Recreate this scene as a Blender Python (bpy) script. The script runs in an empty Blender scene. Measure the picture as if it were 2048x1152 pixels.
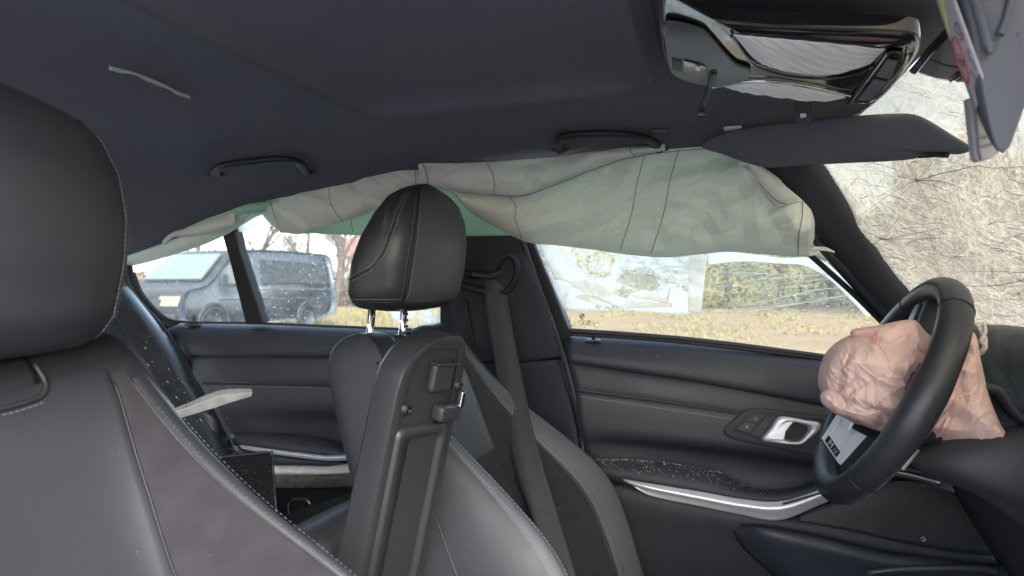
import bpy, bmesh, math, random
import numpy as np
from mathutils import Vector, noise, Matrix
rad = math.radians
random.seed(7)
# ------------------------------------------------------------------ camera, sky, sun, exposure
S = bpy.context.scene
COL = S.collection
CAM = Vector((0.52, -0.78, 1.06)); YAW = rad(16); F = 1366.0; CX, CY = 1024.0, 576.0
cd = bpy.data.cameras.new('camera'); cam = bpy.data.objects.new('camera', cd); COL.objects.link(cam)
cam.location = CAM; cam.rotation_euler = (rad(90), 0, YAW)
cd.sensor_width = 36; cd.lens = F / 2048 * 36; cd.clip_start = 0.02; cd.clip_end = 800
cd.dof.use_dof = True; cd.dof.focus_distance = 1.05; cd.dof.aperture_fstop = 7
S.camera = cam
W = bpy.data.worlds.new('World'); S.world = W; W.use_nodes = True
nt = W.node_tree; bg = nt.nodes['Background']; sky = nt.nodes.new('ShaderNodeTexSky')
sky.sky_type = 'NISHITA'; sky.sun_disc = False; sky.sun_elevation = rad(38); sky.sun_rotation = rad(150)
sky.air_density = 1.0; sky.dust_density = 2.5; sky.ozone_density = 1.0
hs = nt.nodes.new('ShaderNodeHueSaturation'); hs.inputs['Saturation'].default_value = 0.8
nt.links.new(sky.outputs[0], hs.inputs['Color']); nt.links.new(hs.outputs[0], bg.inputs[0]); bg.inputs[1].default_value = 0.15
sl = bpy.data.lights.new('sun', 'SUN'); sun = bpy.data.objects.new('sun', sl); COL.objects.link(sun)
sl.energy = 0.7; sl.angle = rad(25); sl.color = (1, .98, .95)
sd = Vector((-math.sin(rad(-150)) * math.cos(rad(38)) , math.cos(rad(-150)) * math.cos(rad(38)), math.sin(rad(38))))
sun.rotation_euler = sd.to_track_quat('Z', 'Y').to_euler()
S.view_settings.view_transform = 'Standard'; S.view_settings.look = 'None'; S.view_settings.gamma = 1
S.view_settings.exposure = 2.75
S.render.engine = 'CYCLES'; S.cycles.use_denoising = True
S.cycles.max_bounces = 10; S.cycles.transparent_max_bounces = 24; S.cycles.caustics_reflective = False; S.cycles.caustics_refractive = False
S.cycles.sample_clamp_indirect = 6

# ------------------------------------------------------------------ points from sight lines at a real depth
FW = Vector((-math.sin(YAW), math.cos(YAW), 0)); RT = Vector((math.cos(YAW), math.sin(YAW), 0)); UP = Vector((0, 0, 1))
def ray(px, py): return FW + RT * ((px - CX) / F) + UP * ((CY - py) / F)
def PY(px, py, y): d = ray(px, py); return CAM + d * ((y - CAM.y) / d.y)
def PX(px, py, x): d = ray(px, py); return CAM + d * ((x - CAM.x) / d.x)
def PZ(px, py, z): d = ray(px, py); return CAM + d * ((z - CAM.z) / d.z)
def PD(px, py, D): return CAM + ray(px, py) * D
GN = Vector((0, 1, .33)); GP = Vector((0, .76, .95))          # the side glass leans in towards the roof
def G(px, py, off=0.0):
    d = ray(px, py); return CAM + d * ((GN.dot(GP - CAM) + off) / GN.dot(d))
def CY_(pts): return [PY(*p) for p in pts]
def CG(pts, off): return [G(p[0], p[1], off + (p[2] if len(p) > 2 else 0)) for p in pts]

# ------------------------------------------------------------------ curve and mesh helpers
def cr(pts, n, closed=False):
    P = np.array([tuple(p) for p in pts], float)
    if closed: P = np.vstack([P[-2:], P, P[:3]])
    seg = np.linalg.norm(np.diff(P, axis=0), axis=1) + 1e-9
    t = np.concatenate([[0], np.cumsum(seg)])
    m = np.zeros_like(P)
    if len(P) > 2:
        m[1:-1] = (P[2:] - P[:-2]) / (t[2:] - t[:-2])[:, None]
    m[0] = (P[1] - P[0]) / seg[0]; m[-1] = (P[-1] - P[-2]) / seg[-1]
    if closed: q = np.linspace(t[2], t[-3], n, endpoint=False)
    else: q = np.linspace(0, t[-1], n)
    i = np.clip(np.searchsorted(t, q, side='right') - 1, 0, len(P) - 2)
    h = (t[i + 1] - t[i])[:, None]; s = ((q - t[i])[:, None]) / h
    r = (2*s**3-3*s**2+1)*P[i] + (s**3-2*s**2+s)*h*m[i] + (-2*s**3+3*s**2)*P[i+1] + (s**3-s**2)*h*m[i+1]
    return r
def V(a): return [Vector(p) for p in a]
def tag(o, label=None, cat=None, group=None, kind=None):
    if label: o['label'] = label
    if cat: o['category'] = cat
    if group: o['group'] = group
    if kind: o['kind'] = kind
    return o
def thing(name, label, cat, loc=(0, 0, 0), group=None):
    o = bpy.data.objects.new(name, None); COL.objects.link(o); o.location = loc; o.empty_display_size = .05
    return tag(o, label, cat, group)
def link(name, me, mat, parent=None, smooth=True, sub=0, thick=0.0, bevel=0.0, off=0.0):
    o = bpy.data.objects.new(name, me); COL.objects.link(o)
    if mat is not None: me.materials.append(mat)
    if smooth: me.polygons.foreach_set('use_smooth', [True] * len(me.polygons))
    if thick: m = o.modifiers.new('thick', 'SOLIDIFY'); m.thickness = thick; m.offset = off
    if bevel: m = o.modifiers.new('bevel', 'BEVEL'); m.width = bevel; m.segments = 3; m.limit_method = 'ANGLE'; m.angle_limit = rad(40)
    if sub: m = o.modifiers.new('sub', 'SUBSURF'); m.levels = sub; m.render_levels = sub
    if parent is not None:
        o.parent = parent; o.matrix_parent_inverse = world(parent).inverted()
    return o
def world(o):
    m = Matrix.Translation(o.location) @ o.rotation_euler.to_matrix().to_4x4()
    return (world(o.parent) @ o.matrix_parent_inverse @ m) if o.parent else m
def pydata(name, vs, fs):
    me = bpy.data.meshes.new(name); me.from_pydata([tuple(v) for v in vs], [], fs); me.update(); return me
def gridf(nv, nu, closed=False):
    fs = []
    for j in range(nv - 1):
        for i in range(nu if closed else nu - 1):
            k = (i + 1) % nu
            fs.append((j*nu+i, j*nu+k, (j+1)*nu+k, (j+1)*nu+i))
    return fs
def surf(curves, nu=40, nv=None, lin=False):
    R = np.array([cr(c, nu) for c in curves])
    if nv is None: nv = len(curves)
    out = np.zeros((nv, nu, 3))
    for i in range(nu):
        if lin:
            for k in range(3): out[:, i, k] = np.interp(np.linspace(0, 1, nv), np.linspace(0, 1, len(curves)), R[:, i, k])
        else: out[:, i] = cr(R[:, i], nv)
    return out
def gmesh(name, g, mat, parent=None, closed=False, **kw):
    nv, nu = g.shape[:2]
    return link(name, pydata(name, g.reshape(-1, 3), gridf(nv, nu, closed)), mat, parent, **kw)
def ev(g, u, v):
    nv, nu = g.shape[:2]; x = u*(nu-1); y = v*(nv-1); i = min(int(x), nu-2); j = min(int(y), nv-2); a = x-i; b = y-j
    return Vector(g[j, i]*(1-a)*(1-b)+g[j, i+1]*a*(1-b)+g[j+1, i]*(1-a)*b+g[j+1, i+1]*a*b)
def tube_data(path, r, n=10, cap=True, flat=1.0):
    P = V(path); vs = []; fs = []; up = Vector((.13, .2, 1)).normalized(); N = len(P)
    for i, p in enumerate(P):
        t = (P[min(i+1, N-1)] - P[max(i-1, 0)]).normalized()
        a = t.cross(up)
        if a.length < 1e-4: a = t.cross(Vector((1, 0, 0)))
        a.normalize(); b = a.cross(t).normalized()
        rr = r(i/(N-1)) if callable(r) else r
        for k in range(n):
            w = 2*math.pi*k/n; vs.append(p + a*math.cos(w)*rr + b*math.sin(w)*rr*flat)
    fs = gridf(N, n, True)
    if cap: fs += [tuple(range(n)), tuple((N-1)*n+k for k in reversed(range(n)))]
    return vs, fs
def tube(name, path, r, mat, parent=None, n=10, res=None, flat=1.0, **kw):
    if res: path = cr(path, res)
    vs, fs = tube_data(path, r, n, True, flat)
    return link(name, pydata(name, vs, fs), mat, parent, **kw)
def slab(name, pts, depth, mat, parent=None, bevel=.002, smooth=False, n=None, **kw):
    """a closed outline of 3-D points given thickness along a direction"""
    P = V(cr(pts, n, True)) if n else V(pts)
    d = Vector(depth); N = len(P)
    vs = P + [p + d for p in P]
    fs = [tuple(range(N)), tuple(range(2*N-1, N-1, -1))] + [(i, (i+1) % N, N+(i+1) % N, N+i) for i in range(N)]
    me = pydata(name, vs, fs); bm = bmesh.new(); bm.from_mesh(me); bmesh.ops.recalc_face_normals(bm, faces=bm.faces); bm.to_mesh(me); bm.free()
    return link(name, me, mat, parent, smooth=smooth, bevel=bevel, **kw)
def box(name, c, s, mat, parent=None, bevel=.004, rot=None, **kw):
    me = bpy.data.meshes.new(name); bm = bmesh.new(); bmesh.ops.create_cube(bm, size=1)
    R = rot.to_4x4() if rot else Matrix.Identity(4)
    bmesh.ops.transform(bm, matrix=Matrix.Translation(c) @ R @ Matrix.Diagonal((*s, 1)), verts=bm.verts); bm.to_mesh(me); bm.free()
    return link(name, me, mat, parent, smooth=False, bevel=bevel, **kw)
def pillow(name, outline, yf, T, mat, parent=None, N=110, K=26, crease=None, back=1.0, power=.55, Q=None, **kw):
    """closed cushion-like body: the outline at its own depth, inflated towards and away from -Y"""
    Q = Q or PY
    o = cr(outline, N, True); c = o.mean(axis=0); vs = []; fs = []
    rs = [math.sin(math.pi/2*k/K) for k in range(K, 0, -1)]
    def ring(r, side):
        for p in o:
            q = c + (p-c)*r; h = max(0, 1-r*r)**power*T*(1 if side < 0 else back)
            y = (yf(*q) if callable(yf) else yf) + side*h
            if crease and side < 0: y += crease(q[0], q[1])*min(1, (1-r)*5)
            vs.append(Q(q[0], q[1], y))
    for r in rs: ring(r, -1)
    nf = len(rs)
    vs.append(Q(c[0], c[1], (yf(*c) if callable(yf) else yf) - T + (crease(*c) if crease else 0))); ic = len(vs)-1
    fs += gridf(nf, N, True) + [((nf-1)*N+i, (nf-1)*N+(i+1) % N, ic) for i in range(N)]
    b0 = len(vs)
    for r in rs[1:]: ring(r, 1)
    vs.append(Q(c[0], c[1], (yf(*c) if callable(yf) else yf) + T*back)); ib = len(vs)-1
    fs += [(i, b0+i, b0+(i+1) % N, (i+1) % N) for i in range(N)]
    for j in range(nf-2):
        fs += [(b0+j*N+i, b0+(j+1)*N+i, b0+(j+1)*N+(i+1) % N, b0+j*N+(i+1) % N) for i in range(N)]
    fs += [(b0+(nf-2)*N+i, ib, b0+(nf-2)*N+(i+1) % N) for i in range(N)]
    return link(name, pydata(name, vs, fs), mat, parent, **kw)
def stitch(name, path, nrm, mat, parent, step=.0062, ln=.0042, w=.0006, gap=0.0):
    """a row of short raised thread dashes along a path"""
    P = V(path); L = [0]
    for a, b in zip(P, P[1:]): L.append(L[-1] + (b-a).length)
    A = np.array([tuple(p) for p in P]); L = np.array(L); vs = []; fs = []
    def at(s): return Vector([np.interp(s, L, A[:, k]) for k in range(3)])
    s = 0
    while s + ln < L[-1]:
        a, b = at(s), at(s+ln); t = (b-a).normalized(); n = Vector(nrm(a) if callable(nrm) else nrm).normalized(); c = t.cross(n).normalized()*w
        h = n*w*1.6; g = n*gap; k = len(vs)
        vs += [a-c+g, a+c+g, b+c+g, b-c+g, (a*.7+b*.3)+h+g, (a*.3+b*.7)+h+g]
        fs += [(k, k+1, k+4), (k+1, k+2, k+5, k+4), (k+2, k+3, k+5), (k+3, k, k+4, k+5)]
        s += step
    o = link(name, pydata(name, vs, fs), mat, parent); o['kind'] = 'stuff'; return o
def crumbs(name, fn, n, mat, parent, r=(.0006, .0018), seed=1, label=None):
    rnd = random.Random(seed); vs = []; fs = []
    for _ in range(n):
        p = fn(rnd); s = rnd.uniform(*r); k = len(vs)
        vs += [p + Vector((rnd.uniform(-1, 1), rnd.uniform(-1, 1), rnd.uniform(-1, 1))).normalized()*s for _ in range(5)]
        fs += [(k, k+1, k+2), (k, k+2, k+3), (k, k+3, k+4), (k+1, k+2, k+4), (k+2, k+3, k+4)]
    o = link(name, pydata(name, vs, fs), mat, parent, smooth=False); o['kind'] = 'stuff'
    return o
def text(name, s, size, M4, mat, parent, depth=.0002):
    cu = bpy.data.curves.new(name, 'FONT'); cu.body = s; cu.size = size; cu.align_x = 'CENTER'; cu.align_y = 'CENTER'; cu.extrude = depth
    to = bpy.data.objects.new('tmp', cu); COL.objects.link(to)
    me = bpy.data.meshes.new_from_object(to.evaluated_get(bpy.context.evaluated_depsgraph_get())); bpy.data.objects.remove(to); me.name = name
    me.materials.clear(); me.transform(M4); return link(name, me, mat, parent, smooth=False)
def sm(a, b, x): t = min(1, max(0, (x-a)/(b-a))); return t*t*(3-2*t)
def fb(x, y, z=0, o=3):
    return noise.fractal(Vector((x, y, z)), 1.0, 2.1, o)
def itp(x, xs, ys): return float(np.interp(x, xs, ys))

def crz(seed, amp, sc=1.0):
    rnd = random.Random(int(seed*100)); F_ = []
    for wl in (150, 105, 80, 62, 46, 34, 26, 19, 14):
        F_.append((wl, rnd.uniform(0, math.pi), rnd.uniform(0, 9), rnd.uniform(0, 50)))
    def f(px, py):
        v = 0
        for wl, an, ph, sd_ in F_:
            w1 = noise.noise(Vector((px/wl*.55+sd_, py/wl*.55, 1))); w2 = noise.noise(Vector((px/wl*.55, py/wl*.55+sd_, 7)))
            X = (px+w1*wl*.9)*math.cos(an)+(py+w2*wl*.9)*math.sin(an)
            t_ = abs(((X/wl+ph) % 1.0)-.5)*2; msk = sm(-.35, .35, noise.noise(Vector((px/wl*.4+sd_*2, py/wl*.4, 3))))
            if wl >= 44: v += (t_-.5)*msk*(wl/100)**.9
            else: v -= ((1-t_)**4)*msk*.42*(wl/100)**.6
        return amp*v
    return f

# ------------------------------------------------------------------ materials
def mat(name, base, rough=.5, metal=0, spec=.5, bump=None, mottle=None, sheen=0, coat=0, dust=None, voro=False, rvar=0, trans=0, ior=1.45, wave=None):
    m = bpy.data.materials.new(name); m.use_nodes = True; t = m.node_tree; b = t.nodes['Principled BSDF']; L = t.links.new
    b.inputs['Base Color'].default_value = (*base, 1); b.inputs['Roughness'].default_value = rough; b.inputs['Metallic'].default_value = metal
    b.inputs['Specular IOR Level'].default_value = spec; b.inputs['Sheen Weight'].default_value = sheen; b.inputs['Coat Weight'].default_value = coat
    b.inputs['Transmission Weight'].default_value = trans; b.inputs['IOR'].default_value = ior
    tc = t.nodes.new('ShaderNodeTexCoord'); co = tc.outputs['Object']
    col = None
    if mottle:
        n = t.nodes.new('ShaderNodeTexNoise'); n.inputs['Scale'].default_value = mottle[0]; n.inputs['Detail'].default_value = 6; L(co, n.inputs['Vector'])
        r = t.nodes.new('ShaderNodeValToRGB'); c2 = mottle[1]; r.color_ramp.elements[0].position = .35; r.color_ramp.elements[1].position = .68
        r.color_ramp.elements[0].color = (*base, 1); r.color_ramp.elements[1].color = (*c2, 1); L(n.outputs['Fac'], r.inputs[0]); col = r.outputs[0]
    if dust:                                   # scattered pale specks and smears of dirt
        n = t.nodes.new('ShaderNodeTexNoise'); n.inputs['Scale'].default_value = dust[0]; n.inputs['Detail'].default_value = 2; L(co, n.inputs['Vector'])
        r = t.nodes.new('ShaderNodeMapRange'); r.inputs['From Min'].default_value = dust[1]; r.inputs['From Max'].default_value = dust[1]+.07; L(n.outputs['Fac'], r.inputs['Value'])
        mx = t.nodes.new('ShaderNodeMix'); mx.data_type = 'RGBA'; L(r.outputs[0], mx.inputs['Factor']); mx.inputs['A'].default_value = (*base, 1)
        if col: L(col, mx.inputs['A'])
        mx.inputs['B'].default_value = (*dust[2], 1); col = mx.outputs['Result']
    if col: L(col, b.inputs['Base Color'])
    if rvar:
        n = t.nodes.new('ShaderNodeTexNoise'); n.inputs['Scale'].default_value = 9; n.inputs['Detail'].default_value = 5; L(co, n.inputs['Vector'])
        r = t.nodes.new('ShaderNodeMapRange'); r.inputs['From Min'].default_value = .3; r.inputs['From Max'].default_value = .7
        r.inputs['To Min'].default_value = max(0, rough-rvar); r.inputs['To Max'].default_value = min(1, rough+rvar); L(n.outputs['Fac'], r.inputs['Value']); L(r.outputs[0], b.inputs['Roughness'])
    if bump:
        if voro:
            n = t.nodes.new('ShaderNodeTexVoronoi'); n.feature = 'DISTANCE_TO_EDGE'; out = n.outputs['Distance']
        else:
            n = t.nodes.new('ShaderNodeTexNoise'); n.inputs['Detail'].default_value = 4; out = n.outputs['Fac']
        n.inputs['Scale'].default_value = bump[0]; L(co, n.inputs['Vector'])
        bp = t.nodes.new('ShaderNodeBump'); bp.inputs['Strength'].default_value = bump[1]; bp.inputs['Distance'].default_value = bump[2]
        L(out, bp.inputs['Height']); L(bp.outputs[0], b.inputs['Normal'])
        if wave:
            n2 = t.nodes.new('ShaderNodeTexNoise'); n2.inputs['Scale'].default_value = wave[0]; n2.inputs['Detail'].default_value = 3; n2.inputs['Distortion'].default_value = .8; L(co, n2.inputs['Vector'])
            b2 = t.nodes.new('ShaderNodeBump'); b2.inputs['Strength'].default_value = wave[1]; b2.inputs['Distance'].default_value = wave[2]; L(n2.outputs['Fac'], b2.inputs['Height']); L(b2.outputs[0], bp.inputs['Normal'])
    return m
M = {}
DUST = (.30, .29, .27)
M['leather'] = mat('black_leather', (.027, .028, .034), .46, bump=(700, .22, .0006), voro=True, rvar=.08, dust=(150, .76, (.16, .16, .16)), wave=(14, .14, .006))
M['leather_clean'] = mat('smooth_leather', (.024, .025, .029), .42, bump=(800, .15, .0005), voro=True, rvar=.05)
M['leather_pale'] = mat('grey_leather', (.062, .067, .074), .5, bump=(700, .2, .0006), voro=True, rvar=.06, wave=(14, .14, .006))
M['wet'] = mat('wet_leather', (.03, .032, .036), .3, bump=(260, .5, .0012), rvar=.12)
M['alc'] = mat('suede', (.021, .020, .025), .95, spec=.2, bump=(600, .4, .0008), mottle=(40, (.027, .026, .031)), sheen=.2, dust=(170, .76, (.16, .16, .16)))
M['door'] = mat('door_vinyl', (.027, .030, .038), .52, bump=(500, .2, .0006), voro=True, rvar=.05, dust=(130, .75, DUST))
M['doorlow'] = mat('door_plastic', (.027, .028, .034), .6, bump=(600, .25, .0006), voro=True, rvar=.05)
M['plastic'] = mat('moulded_plastic', (.025, .026, .030), .42, bump=(900, .2, .0004), rvar=.05)
M['dark'] = mat('dark_plastic', (.014, .014, .017), .55, bump=(500, .2, .0005))
M['pillar'] = mat('pillar_cloth', (.028, .031, .040), .8, spec=.25, bump=(900, .3, .0006))
M['rubber'] = mat('rubber_seal', (.03, .03, .032), .6, bump=(350, .3, .0008), dust=(120, .68, (.16, .16, .16)))
M['liner'] = mat('headliner_cloth', (.112, .112, .126), .95, spec=.15, bump=(800, .35, .0006), wave=(5, .3, .02), mottle=(5, (.124, .124, .137)))
M['gloss'] = mat('gloss_black', (.012, .012, .014), .06, coat=.5)
M['satin'] = mat('satin_plastic', (.055, .055, .06), .35)
M['chrome'] = mat('chrome', (.75, .75, .76), .06, 1)
M['silver'] = mat('satin_silver', (.56, .55, .57), .4, .6, bump=(300, .1, .0003), rvar=.06)
M['alu'] = mat('brushed_sill', (.60, .59, .55), .45, .3, mottle=(30, (.42, .41, .37)))
M['thread'] = mat('grey_thread', (.20, .21, .25), .8)
M['bluethread'] = mat('blue_thread', (.20, .23, .33), .8)
M['belt'] = mat('belt_webbing', (.031, .031, .035), .7, bump=(900, .5, .0006), mottle=(35, (.040, .040, .044)))
M['crumb'] = mat('glass_crumb', (.75, .74, .70), .2)
M['carpet'] = mat('carpet', (.012, .012, .013), 1, spec=.1, bump=(700, .9, .002), dust=(220, .66, (.09, .08, .07)))
M['broken'] = mat('broken_trim', (.27, .28, .28), .5, mottle=(40, (.40, .40, .38)), bump=(60, .4, .001))
M['white'] = mat('white_plastic', (.55, .55, .53), .5)
M['paper'] = mat('label_paper', (.42, .40, .43), .7, mottle=(20, (.50, .47, .50)))
M['yellow'] = mat('label_yellow', (.55, .52, .22), .7)
M['red'] = mat('label_red', (.40, .09, .10), .7)
M['print'] = mat('label_print', (.16, .15, .18), .7)
M['redstripe'] = mat('red_stripe', (.62, .12, .12), .8)
M['cord'] = mat('twisted_cord', (.55, .53, .48), .9, bump=(500, .6, .001))
M['lens'] = mat('lamp_lens', (.80, .80, .78), .14, spec=.6, coat=.3)
M['seam'] = mat('seam_thread', (.06, .065, .06), .9)
def cloth(name, base, tint, tr, bscale=60, bstr=.25):
    m = mat(name, base, .85, spec=.15, bump=(bscale, bstr, .003), mottle=(7, tint)); t = m.node_tree; L = t.links.new
    b = t.nodes['Principled BSDF']; o = t.nodes['Material Output']; tl = t.nodes.new('ShaderNodeBsdfTranslucent'); tl.inputs['Color'].default_value = (*tr, 1)
    mx = t.nodes.new('ShaderNodeMixShader'); mx.inputs[0].default_value = .22; L(b.outputs[0], mx.inputs[1]); L(tl.outputs[0], mx.inputs[2]); L(mx.outputs[0], o.inputs[0])
    return m
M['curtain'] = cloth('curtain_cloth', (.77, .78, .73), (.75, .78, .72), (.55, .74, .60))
M['curtain_glow'] = cloth('curtain_cloth_glow', (.34, .62, .48), (.46, .64, .53), (.30, .80, .55))  # light glowing green through the cloth, put into the base colour
M['pink'] = cloth('airbag_cloth', (.76, .56, .50), (.77, .51, .44), (.80, .40, .31), 90, .4)
def glass(name, haze=.0, tint=(1, 1, 1), drops=0.0):
    m = bpy.data.materials.new(name); m.use_nodes = True; t = m.node_tree; L = t.links.new; t.nodes.remove(t.nodes['Principled BSDF']); o = t.nodes['Material Output']
    tr = t.nodes.new('ShaderNodeBsdfTransparent'); tr.inputs[0].default_value = (*tint, 1); gl = t.nodes.new('ShaderNodeBsdfGlossy'); gl.inputs['Roughness'].default_value = .03
    fr = t.nodes.new('ShaderNodeFresnel'); fr.inputs[0].default_value = 1.45; a = t.nodes.new('ShaderNodeMixShader')
    ge = t.nodes.new('ShaderNodeNewGeometry'); iv = t.nodes.new('ShaderNodeMath'); iv.operation = 'SUBTRACT'; iv.inputs[0].default_value = 1; L(ge.outputs['Backfacing'], iv.inputs[1])
    ml = t.nodes.new('ShaderNodeMath'); ml.operation = 'MULTIPLY'; L(fr.outputs[0], ml.inputs[0]); L(iv.outputs[0], ml.inputs[1])      # only the outer face of the thin pane mirrors
    L(ml.outputs[0], a.inputs[0]); L(tr.outputs[0], a.inputs[1]); L(gl.outputs[0], a.inputs[2]); out = a.outputs[0]
    if haze:
        tl = t.nodes.new('ShaderNodeBsdfTranslucent'); tl.inputs[0].default_value = (.85, .86, .84, 1)
        n = t.nodes.new('ShaderNodeTexNoise'); n.inputs['Scale'].default_value = 110; n.inputs['Detail'].default_value = 8; n.inputs['Roughness'].default_value = .75
        tc = t.nodes.new('ShaderNodeTexCoord'); L(tc.outputs['Object'], n.inputs['Vector'])
        r = t.nodes.new('ShaderNodeMapRange'); r.inputs['From Min'].default_value = .35; r.inputs['From Max'].default_value = .75; r.inputs['To Max'].default_value = haze; L(n.outputs['Fac'], r.inputs['Value'])
        c = t.nodes.new('ShaderNodeMixShader'); L(r.outputs[0], c.inputs[0]); L(out, c.inputs[1]); L(tl.outputs[0], c.inputs[2]); out = c.outputs[0]
    L(out, o.inputs[0]); return m
M['glass'] = glass('wet_window_glass', .14, (.93, .96, .93))
M['clear'] = glass('clear_film', .12)
M['drop'] = mat('water_drop', (1, 1, 1), .0, trans=1, ior=1.33)
def film(name, lo, hi, scale, dens):
    """crinkled milky plastic film: mostly diffuse-transmitting, clear where stretched"""
    m = bpy.data.materials.new(name); m.use_nodes = True; t = m.node_tree; L = t.links.new; b = t.nodes['Principled BSDF']; o = t.nodes['Material Output']
    b.inputs['Base Color'].default_value = (.72, .75, .77, 1); b.inputs['Roughness'].default_value = .3
    tl = t.nodes.new('ShaderNodeBsdfTranslucent'); tl.inputs[0].default_value = (1.0, .95, .87, 1); a = t.nodes.new('ShaderNodeMixShader'); a.inputs[0].default_value = .85
    L(b.outputs[0], a.inputs[1]); L(tl.outputs[0], a.inputs[2]); tr = t.nodes.new('ShaderNodeBsdfTransparent'); c = t.nodes.new('ShaderNodeMixShader')
    tc = t.nodes.new('ShaderNodeTexCoord'); n = t.nodes.new('ShaderNodeTexNoise'); n.inputs['Scale'].default_value = scale; n.inputs['Detail'].default_value = 7; n.inputs['Roughness'].default_value = .65; n.inputs['Distortion'].default_value = 1.2
    L(tc.outputs['Object'], n.inputs['Vector']); r = t.nodes.new('ShaderNodeMapRange'); r.inputs['From Min'].default_value = lo; r.inputs['From Max'].default_value = hi
    r.inputs['To Min'].default_value = dens[0]; r.inputs['To Max'].default_value = dens[1]; L(n.outputs['Fac'], r.inputs['Value'])
    L(r.outputs[0], c.inputs[0]); L(tr.outputs[0], c.inputs[1]); L(a.outputs[0], c.inputs[2]); L(c.outputs[0], o.inputs[0])
    bp = t.nodes.new('ShaderNodeBump'); bp.inputs['Strength'].default_value = .5; bp.inputs['Distance'].default_value = .004; L(n.outputs['Fac'], bp.inputs['Height']); L(bp.outputs[0], b.inputs['Normal'])
    return m
M['film'] = film('torn_plastic_film', .42, .58, 14, (.10, .92))
M['film_thick'] = film('folded_plastic_film', .3, .6, 14, (.7, 1.0))
M['filmclear'] = film('stretched_plastic_film', .45, .75, 30, (.04, .5))
def cracked():
    m = bpy.data.materials.new('shattered_laminate'); m.use_nodes = True; t = m.node_tree; L = t.links.new; b = t.nodes['Principled BSDF']; o = t.nodes['Material Output']
    b.inputs['Base Color'].default_value = (.78, .78, .74, 1); b.inputs['Roughness'].default_value = .25
    tl = t.nodes.new('ShaderNodeBsdfTranslucent'); tl.inputs[0].default_value = (.66, .63, .56, 1); a = t.nodes.new('ShaderNodeMixShader'); a.inputs[0].default_value = .92
    L(b.outputs[0], a.inputs[1]); L(tl.outputs[0], a.inputs[2]); tr = t.nodes.new('ShaderNodeBsdfTransparent'); tr.inputs[0].default_value = (.42, .405, .36, 1)
    tc = t.nodes.new('ShaderNodeTexCoord'); n = t.nodes.new('ShaderNodeTexNoise'); n.inputs['Scale'].default_value = 7; n.inputs['Detail'].default_value = 6
    L(tc.outputs['Object'], n.inputs['Vector'])
    va = t.nodes.new('ShaderNodeVectorMath'); va.operation = 'MULTIPLY_ADD'; L(n.outputs['Color'], va.inputs[0]); va.inputs[1].default_value = (.06, .06, .06); L(tc.outputs['Object'], va.inputs[2])
    fac = None
    for sc_, w_ in ((34, .045), (85, .06)):
        v = t.nodes.new('ShaderNodeTexVoronoi'); v.feature = 'DISTANCE_TO_EDGE'; v.inputs['Scale'].default_value = sc_; L(va.outputs[0], v.inputs['Vector'])
        r = t.nodes.new('ShaderNodeMapRange'); r.inputs['From Min'].default_value = 0; r.inputs['From Max'].default_value = w_; r.inputs['To Min'].default_value = .85; r.inputs['To Max'].default_value = .0; L(v.outputs['Distance'], r.inputs['Value'])
        if fac is None: fac = r.outputs[0]
        else:
            mm = t.nodes.new('ShaderNodeMath'); mm.operation = 'MAXIMUM'; L(fac, mm.inputs[0]); L(r.outputs[0], mm.inputs[1]); fac = mm.outputs[0]
    r2 = t.nodes.new('ShaderNodeMapRange'); r2.inputs['From Min'].default_value = .38; r2.inputs['From Max'].default_value = .66; r2.inputs['To Min'].default_value = .30; r2.inputs['To Max'].default_value = .46; L(n.outputs['Fac'], r2.inputs['Value'])
    mm = t.nodes.new('ShaderNodeMath'); mm.operation = 'MULTIPLY_ADD'; L(fac, mm.inputs[0]); L(r2.outputs[0], mm.inputs[1]); mm.inputs[2].default_value = .04
    m2 = t.nodes.new('ShaderNodeMath'); m2.operation = 'MULTIPLY_ADD'; L(r2.outputs[0], m2.inputs[0]); m2.inputs[1].default_value = .45; L(mm.outputs[0], m2.inputs[2]); m2.use_clamp = True
    c = t.nodes.new('ShaderNodeMixShader'); L(m2.outputs[0], c.inputs[0]); L(tr.outputs[0], c.inputs[1]); L(a.outputs[0], c.inputs[2]); L(c.outputs[0], o.inputs[0])
    return m
M['cracked'] = cracked()
M['crackdark'] = mat('dark_crack', (.02, .02, .018), .4)
M['crackpale'] = film('pale_crack', .0, .01, 20, (1, 1))
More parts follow.
